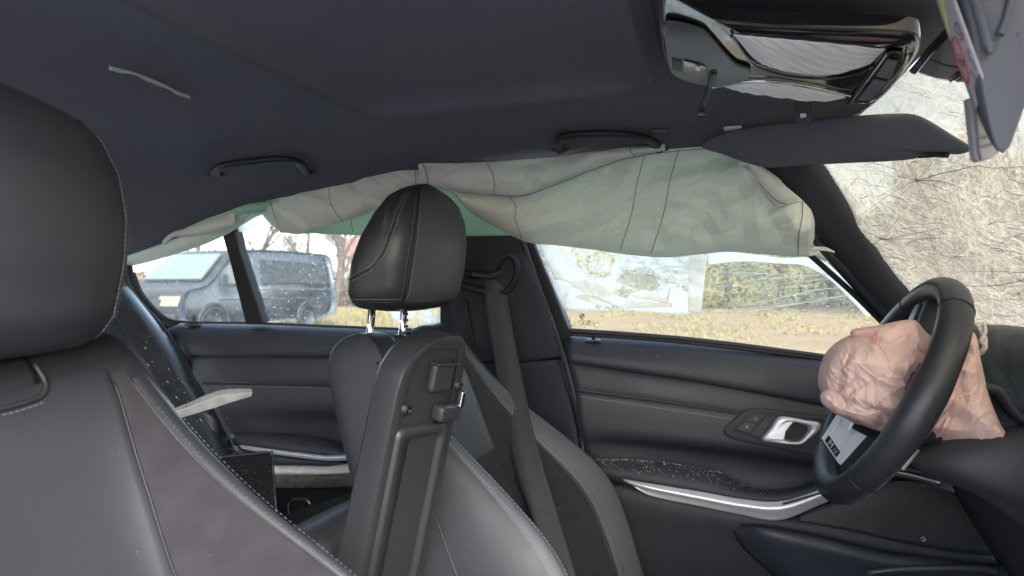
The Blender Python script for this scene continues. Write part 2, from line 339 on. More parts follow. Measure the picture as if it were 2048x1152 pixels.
def perforated(name, base, hole, scale, lim):
    m = mat(name, base, .55); t = m.node_tree; L = t.links.new; b = t.nodes['Principled BSDF']; tc = t.nodes.new('ShaderNodeTexCoord'); v = t.nodes.new('ShaderNodeTexVoronoi')
    v.voronoi_dimensions = '2D'; v.inputs['Randomness'].default_value = 0; v.inputs['Scale'].default_value = scale
    sx = t.nodes.new('ShaderNodeSeparateXYZ'); cb = t.nodes.new('ShaderNodeCombineXYZ'); L(tc.outputs['Object'], sx.inputs[0])
    ad = t.nodes.new('ShaderNodeMath'); ad.operation = 'ADD'; L(sx.outputs['X'], ad.inputs[0]); L(sx.outputs['Z'], ad.inputs[1])
    sb = t.nodes.new('ShaderNodeMath'); sb.operation = 'SUBTRACT'; L(sx.outputs['X'], sb.inputs[0]); L(sx.outputs['Z'], sb.inputs[1])
    L(ad.outputs[0], cb.inputs[0]); L(sb.outputs[0], cb.inputs[1]); L(cb.outputs[0], v.inputs['Vector'])
    lt = t.nodes.new('ShaderNodeMapRange'); lt.inputs['From Min'].default_value = lim-.06; lt.inputs['From Max'].default_value = lim+.06; L(v.outputs['Distance'], lt.inputs['Value'])
    mx = t.nodes.new('ShaderNodeMix'); mx.data_type = 'RGBA'; mx.inputs['A'].default_value = (*hole, 1); mx.inputs['B'].default_value = (*base, 1); L(lt.outputs[0], mx.inputs['Factor']); L(mx.outputs['Result'], b.inputs['Base Color'])
    bp = t.nodes.new('ShaderNodeBump'); bp.inputs['Strength'].default_value = .8; bp.inputs['Distance'].default_value = .002; L(lt.outputs[0], bp.inputs['Height']); L(bp.outputs[0], b.inputs['Normal'])
    return m
M['grille'] = perforated('speaker_grille', (.030, .031, .036), (.004, .004, .005), 170, .30)
M['perf'] = perforated('perforated_suede', (.040, .039, .042), (.012, .012, .013), 330, .28)
M['frit'] = None
# outdoors
M['field'] = mat('dry_field', (.19, .125, .068), 1, spec=.1, mottle=(.5, (.23, .17, .09)), bump=(3, .8, .1), dust=(6, .6, (.12, .085, .055)))
M['grass'] = mat('dry_grass', (.23, .18, .085), 1, spec=.1, mottle=(3, (.16, .15, .06)))
M['bark'] = mat('bark', (.09, .065, .045), 1, bump=(20, .5, .02))
M['twig'] = mat('twig', (.16, .105, .07), 1)
M['leaf'] = mat('hedge_leaf', (.115, .12, .045), .8, mottle=(1.5, (.17, .15, .06)))
M['leafdry'] = mat('dry_leaf', (.20, .13, .07), .9, mottle=(1.5, (.14, .11, .06)))
M['van'] = mat('van_paint', (.075, .088, .108), .3, coat=.4, rvar=.08)
M['vanglass'] = mat('van_glass', (.10, .12, .115), .08, spec=1.0)
M['vandark'] = mat('van_trim', (.02, .02, .022), .6)
M['lamp'] = mat('van_headlamp', (.20, .185, .135), .3)
M['house'] = mat('render_wall', (.52, .46, .40), .9, mottle=(2, (.45, .39, .33)))
M['brickwall'] = mat('brick_red', (.32, .13, .09), .9, mottle=(9, (.26, .11, .08)))
M['rooft'] = mat('roof_tile', (.20, .10, .07), .9, bump=(8, .5, .03))
M['wreck'] = mat('white_car_paint', (.62, .66, .70), .3, coat=.4)

# ================================================================== THE SETTING: ground, car floor, headliner
def ground():
    n = 60; vs = []; 
    xs = np.sign(np.linspace(-1, 1, n))*np.abs(np.linspace(-1, 1, n))**2.2*420
    for y in xs:
        for x in xs:
            d = math.hypot(x, y); z = .10*fb(x*.25, y*.25)*sm(3, 12, d)
            vs.append((x, y, z))
    o = link('ground', pydata('ground', vs, gridf(n, n)), M['field']); tag(o, 'dry brown dirt field beyond the car windows', 'ground', kind='structure')
ground()
def yard():  # unseen grey ground, added to cool the light bounced into the cabin
    n = 40; vs = []
    for j in range(n):
        for i in range(n):
            x, y = -7+15*i/(n-1), -12+17*j/(n-1); vs.append((x, y, .03+.012*fb(x, y)-.06*sm(6.0, 8.4, max(abs(x-.5), abs(y+3.5)))))
    o = link('bounce_gravel', pydata('bounce_gravel', vs, gridf(n, n)), mat('bounce_grey', (.27, .28, .30), .9, mottle=(40, (.36, .37, .39)), bump=(60, .6, .02)))
    tag(o, 'unseen grey gravel added around the car to cool the bounced light', 'gravel yard', kind='structure')
yard()
fl = box('car_floor', (0, 0, .22), (2.6, 1.44, .04), M['carpet']); tag(fl, 'black carpeted floor of the car', 'floor', kind='structure')

EX = [-1.5, -.887, -.49, -.13, .205, .504, .69, .80]; EZ = [1.02, 1.149, 1.258, 1.309, 1.322, 1.328, 1.322, 1.305]
def hz(x, y):
    e = itp(x, EX, EZ); h = itp(x, [-1.5, -.9, -.4, 0, .5, .8], [.10, .09, .065, .05, .045, .04])
    return e + h*(1-min(1.05, abs(y)/.60)**2.4)
def HL(px, py, drop=0.0):
    d = ray(px, py); lo, hi = .15, 2.2
    for _ in range(60):
        m = (lo+hi)/2; p = CAM + d*m
        if p.z > hz(p.x, p.y)-drop: hi = m
        else: lo = m
    return CAM + d*lo
def headliner():
    nx, ny = 70, 50; vs = []
    def front(y): return .775 - .065*(abs(y)/.6)**3
    for j in range(ny):
        y = -.62 + 1.235*j/(ny-1)
        for i in range(nx):
            x = -1.45 + (front(y)+1.45)*i/(nx-1); vs.append((x, y, hz(x, y)))
    o = link('headliner', pydata('headliner', vs, gridf(ny, nx)), M['liner'], thick=.03, off=1)
    # make sure the thickness goes upwards
    o.modifiers['thick'].offset = 1
    tag(o, 'dark grey cloth headliner over the cabin', 'headliner', kind='structure')
    # sunroof shade: soft-edged panel a few millimetres below the liner
    pts = []; x0, x1, y0, y1, r = -.02, .445, -.34, .24, .06; 
    for cx, cy, a0 in ((x1-r, y1-r, 0), (x0+r, y1-r, 90), (x0+r, y0+r, 180), (x1-r, y0+r, 270)):
        for k in range(9):
            a = rad(a0+k*90/8); pts.append((cx+r*math.cos(a), cy+r*math.sin(a)))
    P = np.array(pts); c = P.mean(axis=0); vs = []; N = len(P); K = 14
    for k in range(K):
        s = [1.07, 1.04, 1.0, .98, .95][k] if k < 5 else .95*(1-(k-4)/(K-5)*.999)
        dz = [.001, -.004, -.022, -.025, -.018][k] if k < 5 else -.007
        for p in P: q = c+(p-c)*s; vs.append((q[0], q[1], hz(q[0], q[1])+dz))
    s = link('sunroof_shade', pydata('sunroof_shade', vs, gridf(K, N, True)), M['liner'], o)
    # torn foil showing through a slit in the liner
    ax = V(cr([HL(218, 127, .002), HL(262, 138, .002), HL(310, 158, .002), HL(350, 176, .002), HL(382, 186, .002)], 30))
    rows = []
    for w, dz in ((-1, -.0), (-.4, -.003), (.15, -.001), (.6, -.005), (1, -.0)):
        row = []
        for i, p in enumerate(ax):
            t = i/29; wd = .0105*math.sin(math.pi*min(1, t*1.02))**1.1
            q = p + Vector((.2, .9, 0)).normalized()*wd*w + Vector((0, 0, dz*(1+.6*noise.noise(Vector((i*.22, w, 0)))) - .003)); row.append(q)
        rows.append(row)
    t = thing('foil_strip', 'shiny torn foil strip poking through a slit in the headliner', 'foil', ax[15])
    gmesh('foil', np.array([[tuple(q) for q in r] for r in rows]), mat('pale_foil', (.85, .83, .83), .3, .3), t, thick=.0006)
headliner()

def grab_handle(name, pts, label, group):
    P = [HL(px, py, d*.72) for px, py, d in pts]; t = thing(name, label, 'grab handle', P[0], group)
    tube('grip', P, lambda u: .0085+.002*abs(2*u-1)**3, M['dark'], t, n=12, res=36, flat=.75)
    for p in (P[0], P[-1]): box('mount', p + Vector((0, .006, .006)), (.036, .018, .018), M['dark'], t, .005)
    for p in (P[1],): box('hinge_cap', p + Vector((.012, .004, .004)), (.02, .012, .012), M['dark'], t, .003)
grab_handle('grab_handle', [(428, 350, .004), (440, 334, .022), (490, 325, .03), (560, 318, .03), (592, 322, .026), (612, 346, .004)], 'dark folding grab handle on the roof rail above the rear door', 'roof grab handles')
grab_handle('grab_handle', [(1120, 300, .004), (1122, 278, .02), (1150, 270, .028), (1230, 268, .03), (1290, 276, .026), (1318, 298, .004)], 'dark folding grab handle on the roof rail above the front door', 'roof grab handles')

# ================================================================== FRONT DOOR
def raindrops(name, parent, poly, n, off, seed, rr=(.0012, .0040)):
    """small domes of water clinging to a pane"""
    rnd = random.Random(seed); P = [Vector((p[0], p[1])) for p in poly]; vs = []; fs = []
    xs = [p.x for p in P]; ys = [p.y for p in P]
    def inside(x, y):
        c = False
        for a, b in zip(P, P[1:]+P[:1]):
            if (a.y > y) != (b.y > y) and x < (b.x-a.x)*(y-a.y)/(b.y-a.y)+a.x: c = not c
        return c
    nn = GN.normalized()*-1; e1 = Vector((1, 0, 0)); e2 = nn.cross(e1).normalized(); k = 0
    while k < n:
        x, y = rnd.uniform(min(xs), max(xs)), rnd.uniform(min(ys), max(ys))
        if not inside(x, y) or noise.noise(Vector((x*.012, y*.012, seed))) < rnd.uniform(-.5, .1): 
            if rnd.random() < .002: k += 1
            continue
        k += 1; c = G(x, y, off); r = rnd.uniform(*rr)*rnd.uniform(.5, 1); st = rnd.uniform(.8, 1.5); b = len(vs); m = 7
        for h, q in ((0, 1.0), (.45, .78)):
            for i in range(m):
                a = 2*math.pi*i/m; vs.append(c + e1*math.cos(a)*r*q + e2*math.sin(a)*r*q*st - nn*(-r*h*.8))
        vs.append(c + nn*r*.6)
        fs += [(b+i, b+(i+1) % m, b+m+(i+1) % m, b+m+i) for i in range(m)] + [(b+m+i, b+m+(i+1) % m, b+2*m) for i in range(m)] + [tuple(b+m-1-i for i in range(m))]
    o = link(name, pydata(name, vs, fs), M['drop'], parent); o['kind'] = 'stuff'; return o

def lock_pin(px, py, y, parent, s=1.0):
    p = PY(px, py, y)
    b = box('lock_pin_base', p + Vector((0, -.004, 0)), (.034*s, .024*s, .006), M['satin'], parent, .003)
    tube('lock_pin', [p, p + Vector((0, 0, .014*s)), p + Vector((0, 0, .024*s))], lambda u: .0045 if u < .99 else .003, M['dark'], parent, n=10)

def front_door():
    t = thing('front_door', 'front door with grey vinyl panel, silver pull and speaker grille beside the steering wheel', 'car door', (.5, .74, .6))
    D = lambda name, curves, m, nu=50, nv=None, thick=.008: (lambda g: (gmesh(name, g, m, t, thick=thick, off=0), g)[1])(surf([CY_(c) for c in curves], nu, nv))
    # window sill ledge
    led = D('sill_ledge', [[(1128, 674, .775), (1250, 679, .775), (1400, 691, .775), (1640, 716, .775), (1960, 752, .775)],
                     [(1128, 678, .758), (1250, 684, .758), (1400, 696, .758), (1640, 722, .758), (1960, 760, .758)],
                     [(1130, 690, .738), (1250, 697, .738), (1400, 711, .738), (1640, 741, .738), (1960, 784, .738)],
                     [(1133, 706, .725), (1250, 720, .725), (1400, 739, .725), (1640, 776, .725), (1960, 828, .725)],
                     [(1135, 720, .724), (1250, 737, .724), (1400, 760, .724), (1640, 804, .724), (1960, 866, .724)],
                     [(1136, 724, .734), (1250, 741, .734), (1400, 764, .734), (1640, 808, .734), (1960, 870, .734)]], M['door'], nv=26)
    mid = D('upper_panel', [[(1136, 722, .738), (1250, 739, .738), (1400, 762, .738), (1640, 806, .738), (1960, 868, .738)],
                     [(1138, 729, .728), (1250, 747, .728), (1400, 770, .728), (1640, 815, .728), (1960, 878, .728)],
                     [(1144, 752, .722), (1300, 775, .722), (1480, 802, .722), (1640, 830, .722), (1960, 890, .722)],
                     [(1149, 777, .721), (1300, 797, .721), (1480, 824, .721), (1640, 850, .721), (1960, 905, .721)],
                     [(1150, 781, .728), (1300, 801, .728), (1480, 828, .728), (1640, 854, .728), (1960, 909, .728)]], M['door'], nv=22)
    low = D('lower_panel', [[(1150, 780, .729), (1300, 800, .729), (1480, 827, .729), (1640, 853, .729), (1960, 908, .729)],
                     [(1151, 785, .722), (1300, 805, .722), (1480, 832, .722), (1640, 858, .722), (1960, 913, .722)],
                     [(1155, 830, .719), (1300, 850, .719), (1480, 874, .719), (1640, 893, .719), (1960, 940, .719)],
                     [(1162, 868, .722), (1260, 872, .722), (1400, 886, .722), (1640, 918, .722), (1960, 965, .722)],
                     [(1166, 885, .730), (1260, 890, .745), (1400, 905, .755), (1640, 940, .755), (1960, 985, .74)],
                     [(1172, 930, .735), (1300, 945, .752), (1400, 965, .758), (1640, 990, .758), (1960, 1030, .74)],
                     [(1175, 960, .735), (1300, 985, .74), (1400, 1005, .74), (1640, 1040, .74), (1960, 1080, .74)]], M['door'], nv=30)
    for k, (g, v) in enumerate(((mid, .90), (low, .075))):
        stitch('stitching', [ev(g, u, v) + Vector((0, -.0045, 0)) for u in np.linspace(.01, .46 if k == 0 else .44, 60)], (0, -1, .1), M['thread'], t)
    # armrest
    arm = surf([CY_([(1168, 922, .742), (1300, 926, .742), (1400, 940, .742), (1452, 955, .75), (1490, 975, .755), (1560, 982, .755), (1620, 970, .75), (1720, 935, .74)]),
                CY_([(1168, 921, .70), (1300, 927, .70), (1400, 942, .70), (1452, 953, .71), (1490, 974, .725), (1560, 982, .73), (1620, 971, .725), (1720, 936, .72)]),
                CY_([(1172, 928, .668), (1300, 944, .664), (1400, 960, .664), (1452, 972, .668), (1490, 982, .675), (1560, 987, .68), (1620, 976, .68), (1720, 942, .69)]),
                CY_([(1174, 938, .660), (1300, 957, .655), (1400, 976, .655), (1452, 986, .656), (1490, 993, .66), (1560, 997, .664), (1620, 984, .668), (1720, 950, .68)]),
                CY_([(1176, 950, .668), (1300, 972, .663), (1400, 992, .663), (1452, 1003, .664), (1490, 1008, .668), (1560, 1010, .672), (1620, 995, .676), (1720, 960, .69)]),
                CY_([(1176, 956, .72), (1300, 980, .72), (1400, 1000, .72), (1452, 1012, .72), (1490, 1016, .72), (1560, 1018, .72), (1620, 1003, .72), (1720, 968, .72)])], 60, 30)
    gmesh('armrest', arm, M['doorlow'], t, thick=.006)
    crumbs('glass_crumbs', lambda r: ev(arm, r.betavariate(1.4, 2.2)*.72+.02, r.uniform(.1, .55)) + Vector((0, 0, .004)), 420, M['crumb'], t, (.0005, .0016), 3)
    crumbs('glass_crumbs', lambda r: ev(led, r.uniform(.01, .6), r.uniform(.15, .8)) + Vector((0, -.004, .001)), 40, M['crumb'], t, (.0005, .0012), 4)
    # silver pull strip: upper and lower blade with a groove
    st = surf([CY_([(1246, 959, .654), (1300, 968, .650), (1400, 984, .649), (1480, 998, .650), (1560, 1003, .654), (1640, 980, .660), (1730, 946, .675)]),
               CY_([(1252, 963, .648), (1300, 975, .642), (1400, 995, .640), (1480, 1010, .641), (1560, 1016, .645), (1640, 990, .652), (1730, 953, .67)]),
               CY_([(1262, 968, .650), (1300, 982, .645), (1400, 1002, .643), (1480, 1018, .644), (1558, 1028, .648), (1640, 1000, .655), (1730, 962, .672)]),
               CY_([(1270, 975, .648), (1300, 991, .645), (1400, 1012, .645), (1480, 1028, .647), (1556, 1040, .650), (1640, 1008, .66), (1730, 970, .68)])], 60, 14)
    gmesh('pull_strip', st, M['silver'], t, thick=.004)
    tube('strip_groove', CY_([(1566, 1008, .644), (1600, 998, .648), (1640, 986, .652), (1700, 962, .662)]), .002, M['dark'], t, n=6, res=20)
    # lower moulding, pocket and grille
    D('lower_moulding', [[(1174, 948, .74), (1300, 975, .74), (1450, 1006, .74), (1560, 1022, .74), (1700, 1000, .75), (1960, 1010, .75)],
                       [(1176, 956, .695), (1300, 985, .69), (1450, 1016, .69), (1560, 1036, .69), (1700, 1050, .70), (2060, 1130, .71)],
                       [(1178, 985, .690), (1300, 1015, .685), (1450, 1042, .685), (1560, 1058, .685), (1700, 1080, .69), (2060, 1150, .70)],
                       [(1190, 1060, .705), (1300, 1070, .70), (1450, 1085, .70), (1600, 1105, .71), (1750, 1130, .71), (2060, 1190, .715)],
                       [(1215, 1180, .72), (1300, 1190, .72), (1450, 1200, .72), (1600, 1210, .72), (1750, 1220, .72), (2060, 1260, .72)],
                       [(1230, 1330, .73), (1300, 1330, .73), (1450, 1330, .73), (1600, 1330, .73), (1750, 1330, .73), (2060, 1330, .73)]], M['doorlow'], nv=30)
    D('map_pocket', [[(1463, 1048, .705), (1520, 1052, .66), (1640, 1075, .655), (1760, 1105, .655), (1880, 1120, .66), (2060, 1140, .68)],
                     [(1468, 1062, .69), (1530, 1068, .65), (1640, 1092, .645), (1760, 1120, .645), (1880, 1136, .65), (2060, 1155, .675)],
                     [(1490, 1095, .69), (1550, 1110, .66), (1650, 1130, .655), (1760, 1150, .655), (1880, 1160, .66), (2060, 1180, .68)],
                     [(1540, 1140, .69), (1590, 1160, .67), (1660, 1180, .665), (1760, 1200, .665), (1880, 1210, .67), (2060, 1240, .69)],
                     [(1600, 1200, .70), (1630, 1220, .68), (1680, 1240, .68), (1760, 1260, .68), (1880, 1270, .68), (2060, 1300, .70)]], M['door'], nv=22)
    tube('pocket_lip', CY_([(1735, 1146, .628), (1800, 1139, .626), (1960, 1137, .63), (1990, 1143, .64)]), .005, M['satin'], t, n=8, res=20)
    gr = surf([CY_([(1640, 1010, .70), (1740, 975, .70), (1800, 962, .70), (1880, 975, .70), (1940, 1000, .70)]),
               CY_([(1600, 1030, .692), (1720, 1010, .69), (1800, 1005, .69), (1900, 1025, .69), (1985, 1060, .69)]),
               CY_([(1590, 1042, .688), (1700, 1062, .685), (1800, 1085, .685), (1900, 1103, .685), (2032, 1117, .685)])], 40, 12)
    gmesh('speaker_grille', gr, M['grille'], t, thick=.004)
    c = PY(1846, 1077, .680); tube('speaker_badge', [c + Vector((0, 0, 0)), c + Vector((0, -.002, 0))], .0045, M['satin'], t, n=16)
    tube('badge_ring', [c + Vector((.0035*math.cos(a), -.0025, .0035*math.sin(a))) for a in np.linspace(0, 2*math.pi, 17)], .0006, M['silver'], t, n=5)
    # handle module
    slab('handle_surround', CY_([(1446, 862, .716), (1455, 848, .716), (1490, 820, .716), (1515, 815, .716), (1600, 826, .716), (1720, 846, .716), (1715, 920, .716), (1640, 912, .716), (1540, 893, .716), (1462, 876, .716)]), (0, -.010, 0), M['doorlow'], t, .005, n=60, smooth=True)
    slab('switch_bezel', CY_([(1467, 858, .705), (1500, 824, .705), (1515, 821, .705), (1720, 850, .705), (1715, 908, .705), (1640, 900, .705), (1535, 883, .705)]), (0, -.0022, 0), M['dark'], t, .001)
    b1 = slab('lock_switch', CY_([(1490, 841, .7025), (1506, 827, .7025), (1531, 831, .7025), (1516, 846, .7025)]), (0, -.0025, 0), M['plastic'], t, .0008)
    b2 = slab('lock_switch', CY_([(1474, 858, .7025), (1489, 842, .7025), (1515, 847, .7025), (1499, 866, .7025)]), (0, -.0025, 0), M['plastic'], t, .0008)
    slab('switch_blank', CY_([(1520, 873, .7025), (1552, 834, .7025), (1534, 831, .7025), (1503, 867, .7025)]), (0, -.0012, 0), M['plastic'], t, .0005)
    for px, py, b in ((1511, 838, b1), (1494, 854, b2)):
        p = PY(px, py, .6995)
        ang = rad(-45)
        def q(a, b_): return p + Vector((math.cos(ang)*a - math.sin(ang)*b_, 0, math.sin(ang)*a + math.cos(ang)*b_))
        tube('padlock_icon', [q(-.0022, -.002), q(.0022, -.002), q(.0022, .0008), q(-.0022, .0008), q(-.0022, -.002)], .00032, M['crumb'], b, n=4)
        sh = .0006 if b is b1 else 0
        tube('padlock_shackle', [q(-.0013+sh, .0008), q(-.0013+sh, .0026), q(sh, .0034), q(.0013+sh, .0026), q(.0013+sh, .0016 if b is b1 else .0008)], .0003, M['crumb'], b, n=4)
    o = cr(CY_([(1524, 879, .70), (1540, 856, .70), (1557, 834, .70), (1580, 834, .70), (1612, 840, .70), (1640, 846, .70), (1638, 860, .70), (1620, 876, .70), (1604, 888, .70), (1585, 889, .70), (1555, 886, .70)]), 60, True)
    h = cr(CY_([(1566, 874, .70), (1572, 860, .70), (1581, 847, .70), (1592, 845, .70), (1604, 848, .70), (1614, 852, .70), (1617, 859, .70), (1609, 870, .70), (1600, 880, .70), (1588, 882, .70), (1575, 880, .70)]), 60, True)
    sh = [(o, 0), (o, -.004), (o*.85+h*.15, -.0075), (o*.45+h*.55, -.0085), (h*.9+o*.1, -.006), (h, .0), (h, .018)]
    g = np.array([a + np.array((0, dy, 0)) for a, dy in sh]); gmesh('door_handle', g, M['silver'], t, closed=True)
    slab('handle_cup', [Vector(p) + Vector((0, .016, 0)) for p in h[::3]], (0, .003, 0), M['dark'], t, 0)
    slab('handle_blade', CY_([(1528, 878, .696), (1558, 838, .696), (1588, 842, .696), (1572, 862, .693), (1568, 880, .692)]), (0, -.003, 0), M['silver'], t, .0015)
    lock_pin(1187, 681, .752, t)
    # frame and glass
    slab('window_frame', CG([(1040, 455), (1058, 455), (1070, 492), (1144, 674), (1116, 676), (1084, 590)], -.015), (0, .03, .01), M['plastic'], t, .003)
    tube('window_seal', CG([(1140, 661), (1250, 668), (1400, 681), (1640, 712), (1830, 741)], -.012), .0055, M['rubber'], t, n=8, res=40)
    tube('window_seal', CG([(1142, 669), (1250, 675), (1400, 688), (1640, 718), (1830, 747)], -.016), .004, M['dark'], t, n=8, res=40)
    gl = [(1050, 440), (1300, 400), (1500, 400), (1620, 470), (1760, 600), (1840, 700), (1840, 752), (1640, 722), (1400, 692), (1250, 678), (1140, 670)]
    slab('window_pane', CG(gl, .004), (0, .004, .0013), M['glass'], t, 0)
    raindrops('raindrops', t, [(1090, 480), (1420, 505), (1740, 620), (1640, 640), (1440, 600), (1420, 540), (1390, 610), (1110, 520)], 260, -.0015, 5, (.0008, .0020))
    raindrops('raindrops', t, [(1150, 480), (1420, 495), (1400, 560), (1240, 545)], 420, -.0015, 6, (.0010, .0024))
    # glass maker's mark: small roundel and fine print
    e = lambda px, py: G(px, py, -.003)
    c = e(1164, 632); ex = Vector((1, 0, 0)); ez = Vector((0, -.313, .95)); R_ = .0052
    tube('mark_ring', [c + ex*math.cos(a)*R_ + ez*math.sin(a)*R_ for a in np.linspace(0, 2*math.pi, 25)], .0008, M['dark'], t, n=5)
    for k in range(2):
        a0 = k*math.pi; pts = [c] + [c + ex*math.cos(a0+a)*R_*.8 + ez*math.sin(a0+a)*R_*.8 for a in np.linspace(0, math.pi/2, 7)]
        slab('mark_quadrant', pts, (0, .0004, 0), M['dark'], t, 0)
    MM = lambda px, py: Matrix.Translation(e(px, py)) @ Matrix.Rotation(rad(90+18), 4, 'X')
    rnd = random.Random(4)                        # rows of print too fine to read
    for x0, x1, y0, sl_ in ((1160, 1168, 638.5, .1), (1156, 1182, 641, .06), (1154, 1176, 644, .07), (1166, 1173, 648.5, .03), (1140, 1148, 650.3, .06), (1137, 1141, 643.5, 0)):
        x = x0; vs = []; fs = []
        while x < x1:
            w = rnd.uniform(.5, 1.6); hgt = rnd.uniform(.5, .9); k = len(vs); y_ = y0 + (x-x0)*sl_
            vs += [e(x, y_-hgt), e(x+w, y_-hgt), e(x+w, y_+hgt*.6), e(x, y_+hgt*.6)]; fs.append((k, k+1, k+2, k+3)); x += w+.7
        o_ = link('mark_print', pydata('mark_print', vs, fs), M['satin'], t, smooth=False, thick=.0002); o_['kind'] = 'stuff'
    for py_, s_ in ((636, -1), (640.5, 1)):
        slab('mark_arrow', [e(1139.5, py_ + s_*-1), e(1137.5, py_+s_*.6), e(1141.5, py_+s_*.6)], (0, .0004, 0), M['dark'], t, 0)
    for cx, cy, r_ in ((1177.5, 649.5, .0032), (1179.5, 642.5, .0026)):
        tube('mark_circle', [e(cx, cy) + ex*math.cos(a)*r_ + ez*math.sin(a)*r_ for a in np.linspace(0, 2*math.pi, 17)], .0004, M['satin'], t, n=4)
    return t
fd = front_door()

# torn protective film left stuck on the front window
def filmsheet(name, top, bot, m, parent, off=-.006, wob=.004, nu=50, nv=16, seed=0):
    g = surf([CG(top, off), CG(bot, off)], nu, nv, lin=True)
    for j in range(nv):
        for i in range(nu):
            p = g[j, i]; d = wob*fb(p[0]*14+seed, p[2]*22, seed); p[1] += d; p[2] += .5*d
    return gmesh(name, g, m, parent, thick=.0008)
pf = thing('plastic_film', 'torn milky protective film peeling off the front side window', 'plastic film', G(1250, 560))
filmsheet('film_sheet', [(1064, 484), (1120, 490), (1180, 494), (1260, 506), (1340, 512), (1412, 506)], [(1128, 622), (1180, 621), (1240, 621), (1290, 624), (1360, 628), (1402, 624)], M['film'], pf, seed=2)
filmsheet('film_fold', [(1074, 482), (1105, 488), (1130, 505), (1170, 545), (1215, 580), (1270, 602), (1345, 605)], [(1110, 560), (1125, 560), (1145, 570), (1170, 588), (1215, 606), (1270, 616), (1345, 613)], M['film_thick'], pf, off=-.012, seed=5)
filmsheet('film_fold', [(1378, 508), (1388, 508), (1400, 506), (1414, 512)], [(1376, 622), (1384, 626), (1396, 626), (1404, 612)], M['film_thick'], pf, off=-.012, seed=8, nu=16)
filmsheet('film_fold', [(1128, 585), (1126, 600), (1128, 622)], [(1140, 585), (1133, 602), (1136, 620)], M['film_thick'], pf, off=-.010, seed=9, nu=16)
filmsheet('film_edge', [(1412, 500), (1480, 505), (1560, 515), (1640, 520), (1690, 560), (1745, 628)], [(1416, 530), (1480, 523), (1560, 527), (1610, 532), (1660, 560), (1735, 634)], M['film_thick'], pf, off=-.010, seed=11)
for k, pts in enumerate(([(1415, 545), (1500, 546), (1574, 549)], [(1400, 626), (1480, 618), (1600, 606), (1744, 584)], [(1395, 632), (1500, 622), (1640, 600), (1750, 577)], [(1500, 560), (1600, 552), (1720, 546)], [(1574, 550), (1610, 575), (1632, 590)], [(1520, 606), (1620, 582), (1742, 570)], [(1160, 536), (1190, 536), (1205, 543)], [(1285, 546), (1330, 535), (1378, 532)])):
    p3 = V(cr(CG(pts, -.012), 24)); tube('film_wrinkle', [p + Vector((0, 0, .0012*fb(i*.5, k*3.1))) for i, p in enumerate(p3)], lambda u: .0006+.0011*math.sin(math.pi*u), M['film_thick'], pf, n=5, flat=.5)
rw = random.Random(31)
for k in range(34):
    x0 = rw.uniform(1415, 1640); y0 = rw.uniform(535, 640) ; ln = rw.uniform(20, 130); sl_ = rw.gauss(-.12, .07)
    if y0 + sl_*ln > 705 or x0+ln > 1742: continue
    p3 = V(cr(CG([(x0, y0), (x0+ln*.5, y0+sl_*ln*.45), (x0+ln, y0+sl_*ln)], -.008), 16)); tube('film_wrinkle', [p + Vector((0, 0, .001*fb(i*.6, k*2.7))) for i, p in enumerate(p3)], lambda u: .0003+.0005*math.sin(math.pi*u), M['film_thick'], pf, n=4, flat=.5)
filmsheet('film_scrap', [(1258, 588), (1290, 580), (1330, 595), (1345, 560)], [(1275, 597), (1300, 600), (1335, 606), (1335, 600)], M['film_thick'], pf, off=-.013, seed=14, nu=20, nv=8)
filmsheet('film_scrap', [(1150, 592), (1180, 590), (1222, 605)], [(1165, 600), (1190, 608), (1225, 616)], M['film_thick'], pf, off=-.013, seed=17, nu=20, nv=8)
filmsheet('film_scrap', [(1335, 560), (1345, 545), (1352, 558), (1378, 556)], [(1338, 566), (1346, 562), (1356, 566), (1378, 562)], M['film_thick'], pf, off=-.013, seed=19, nu=20, nv=8)

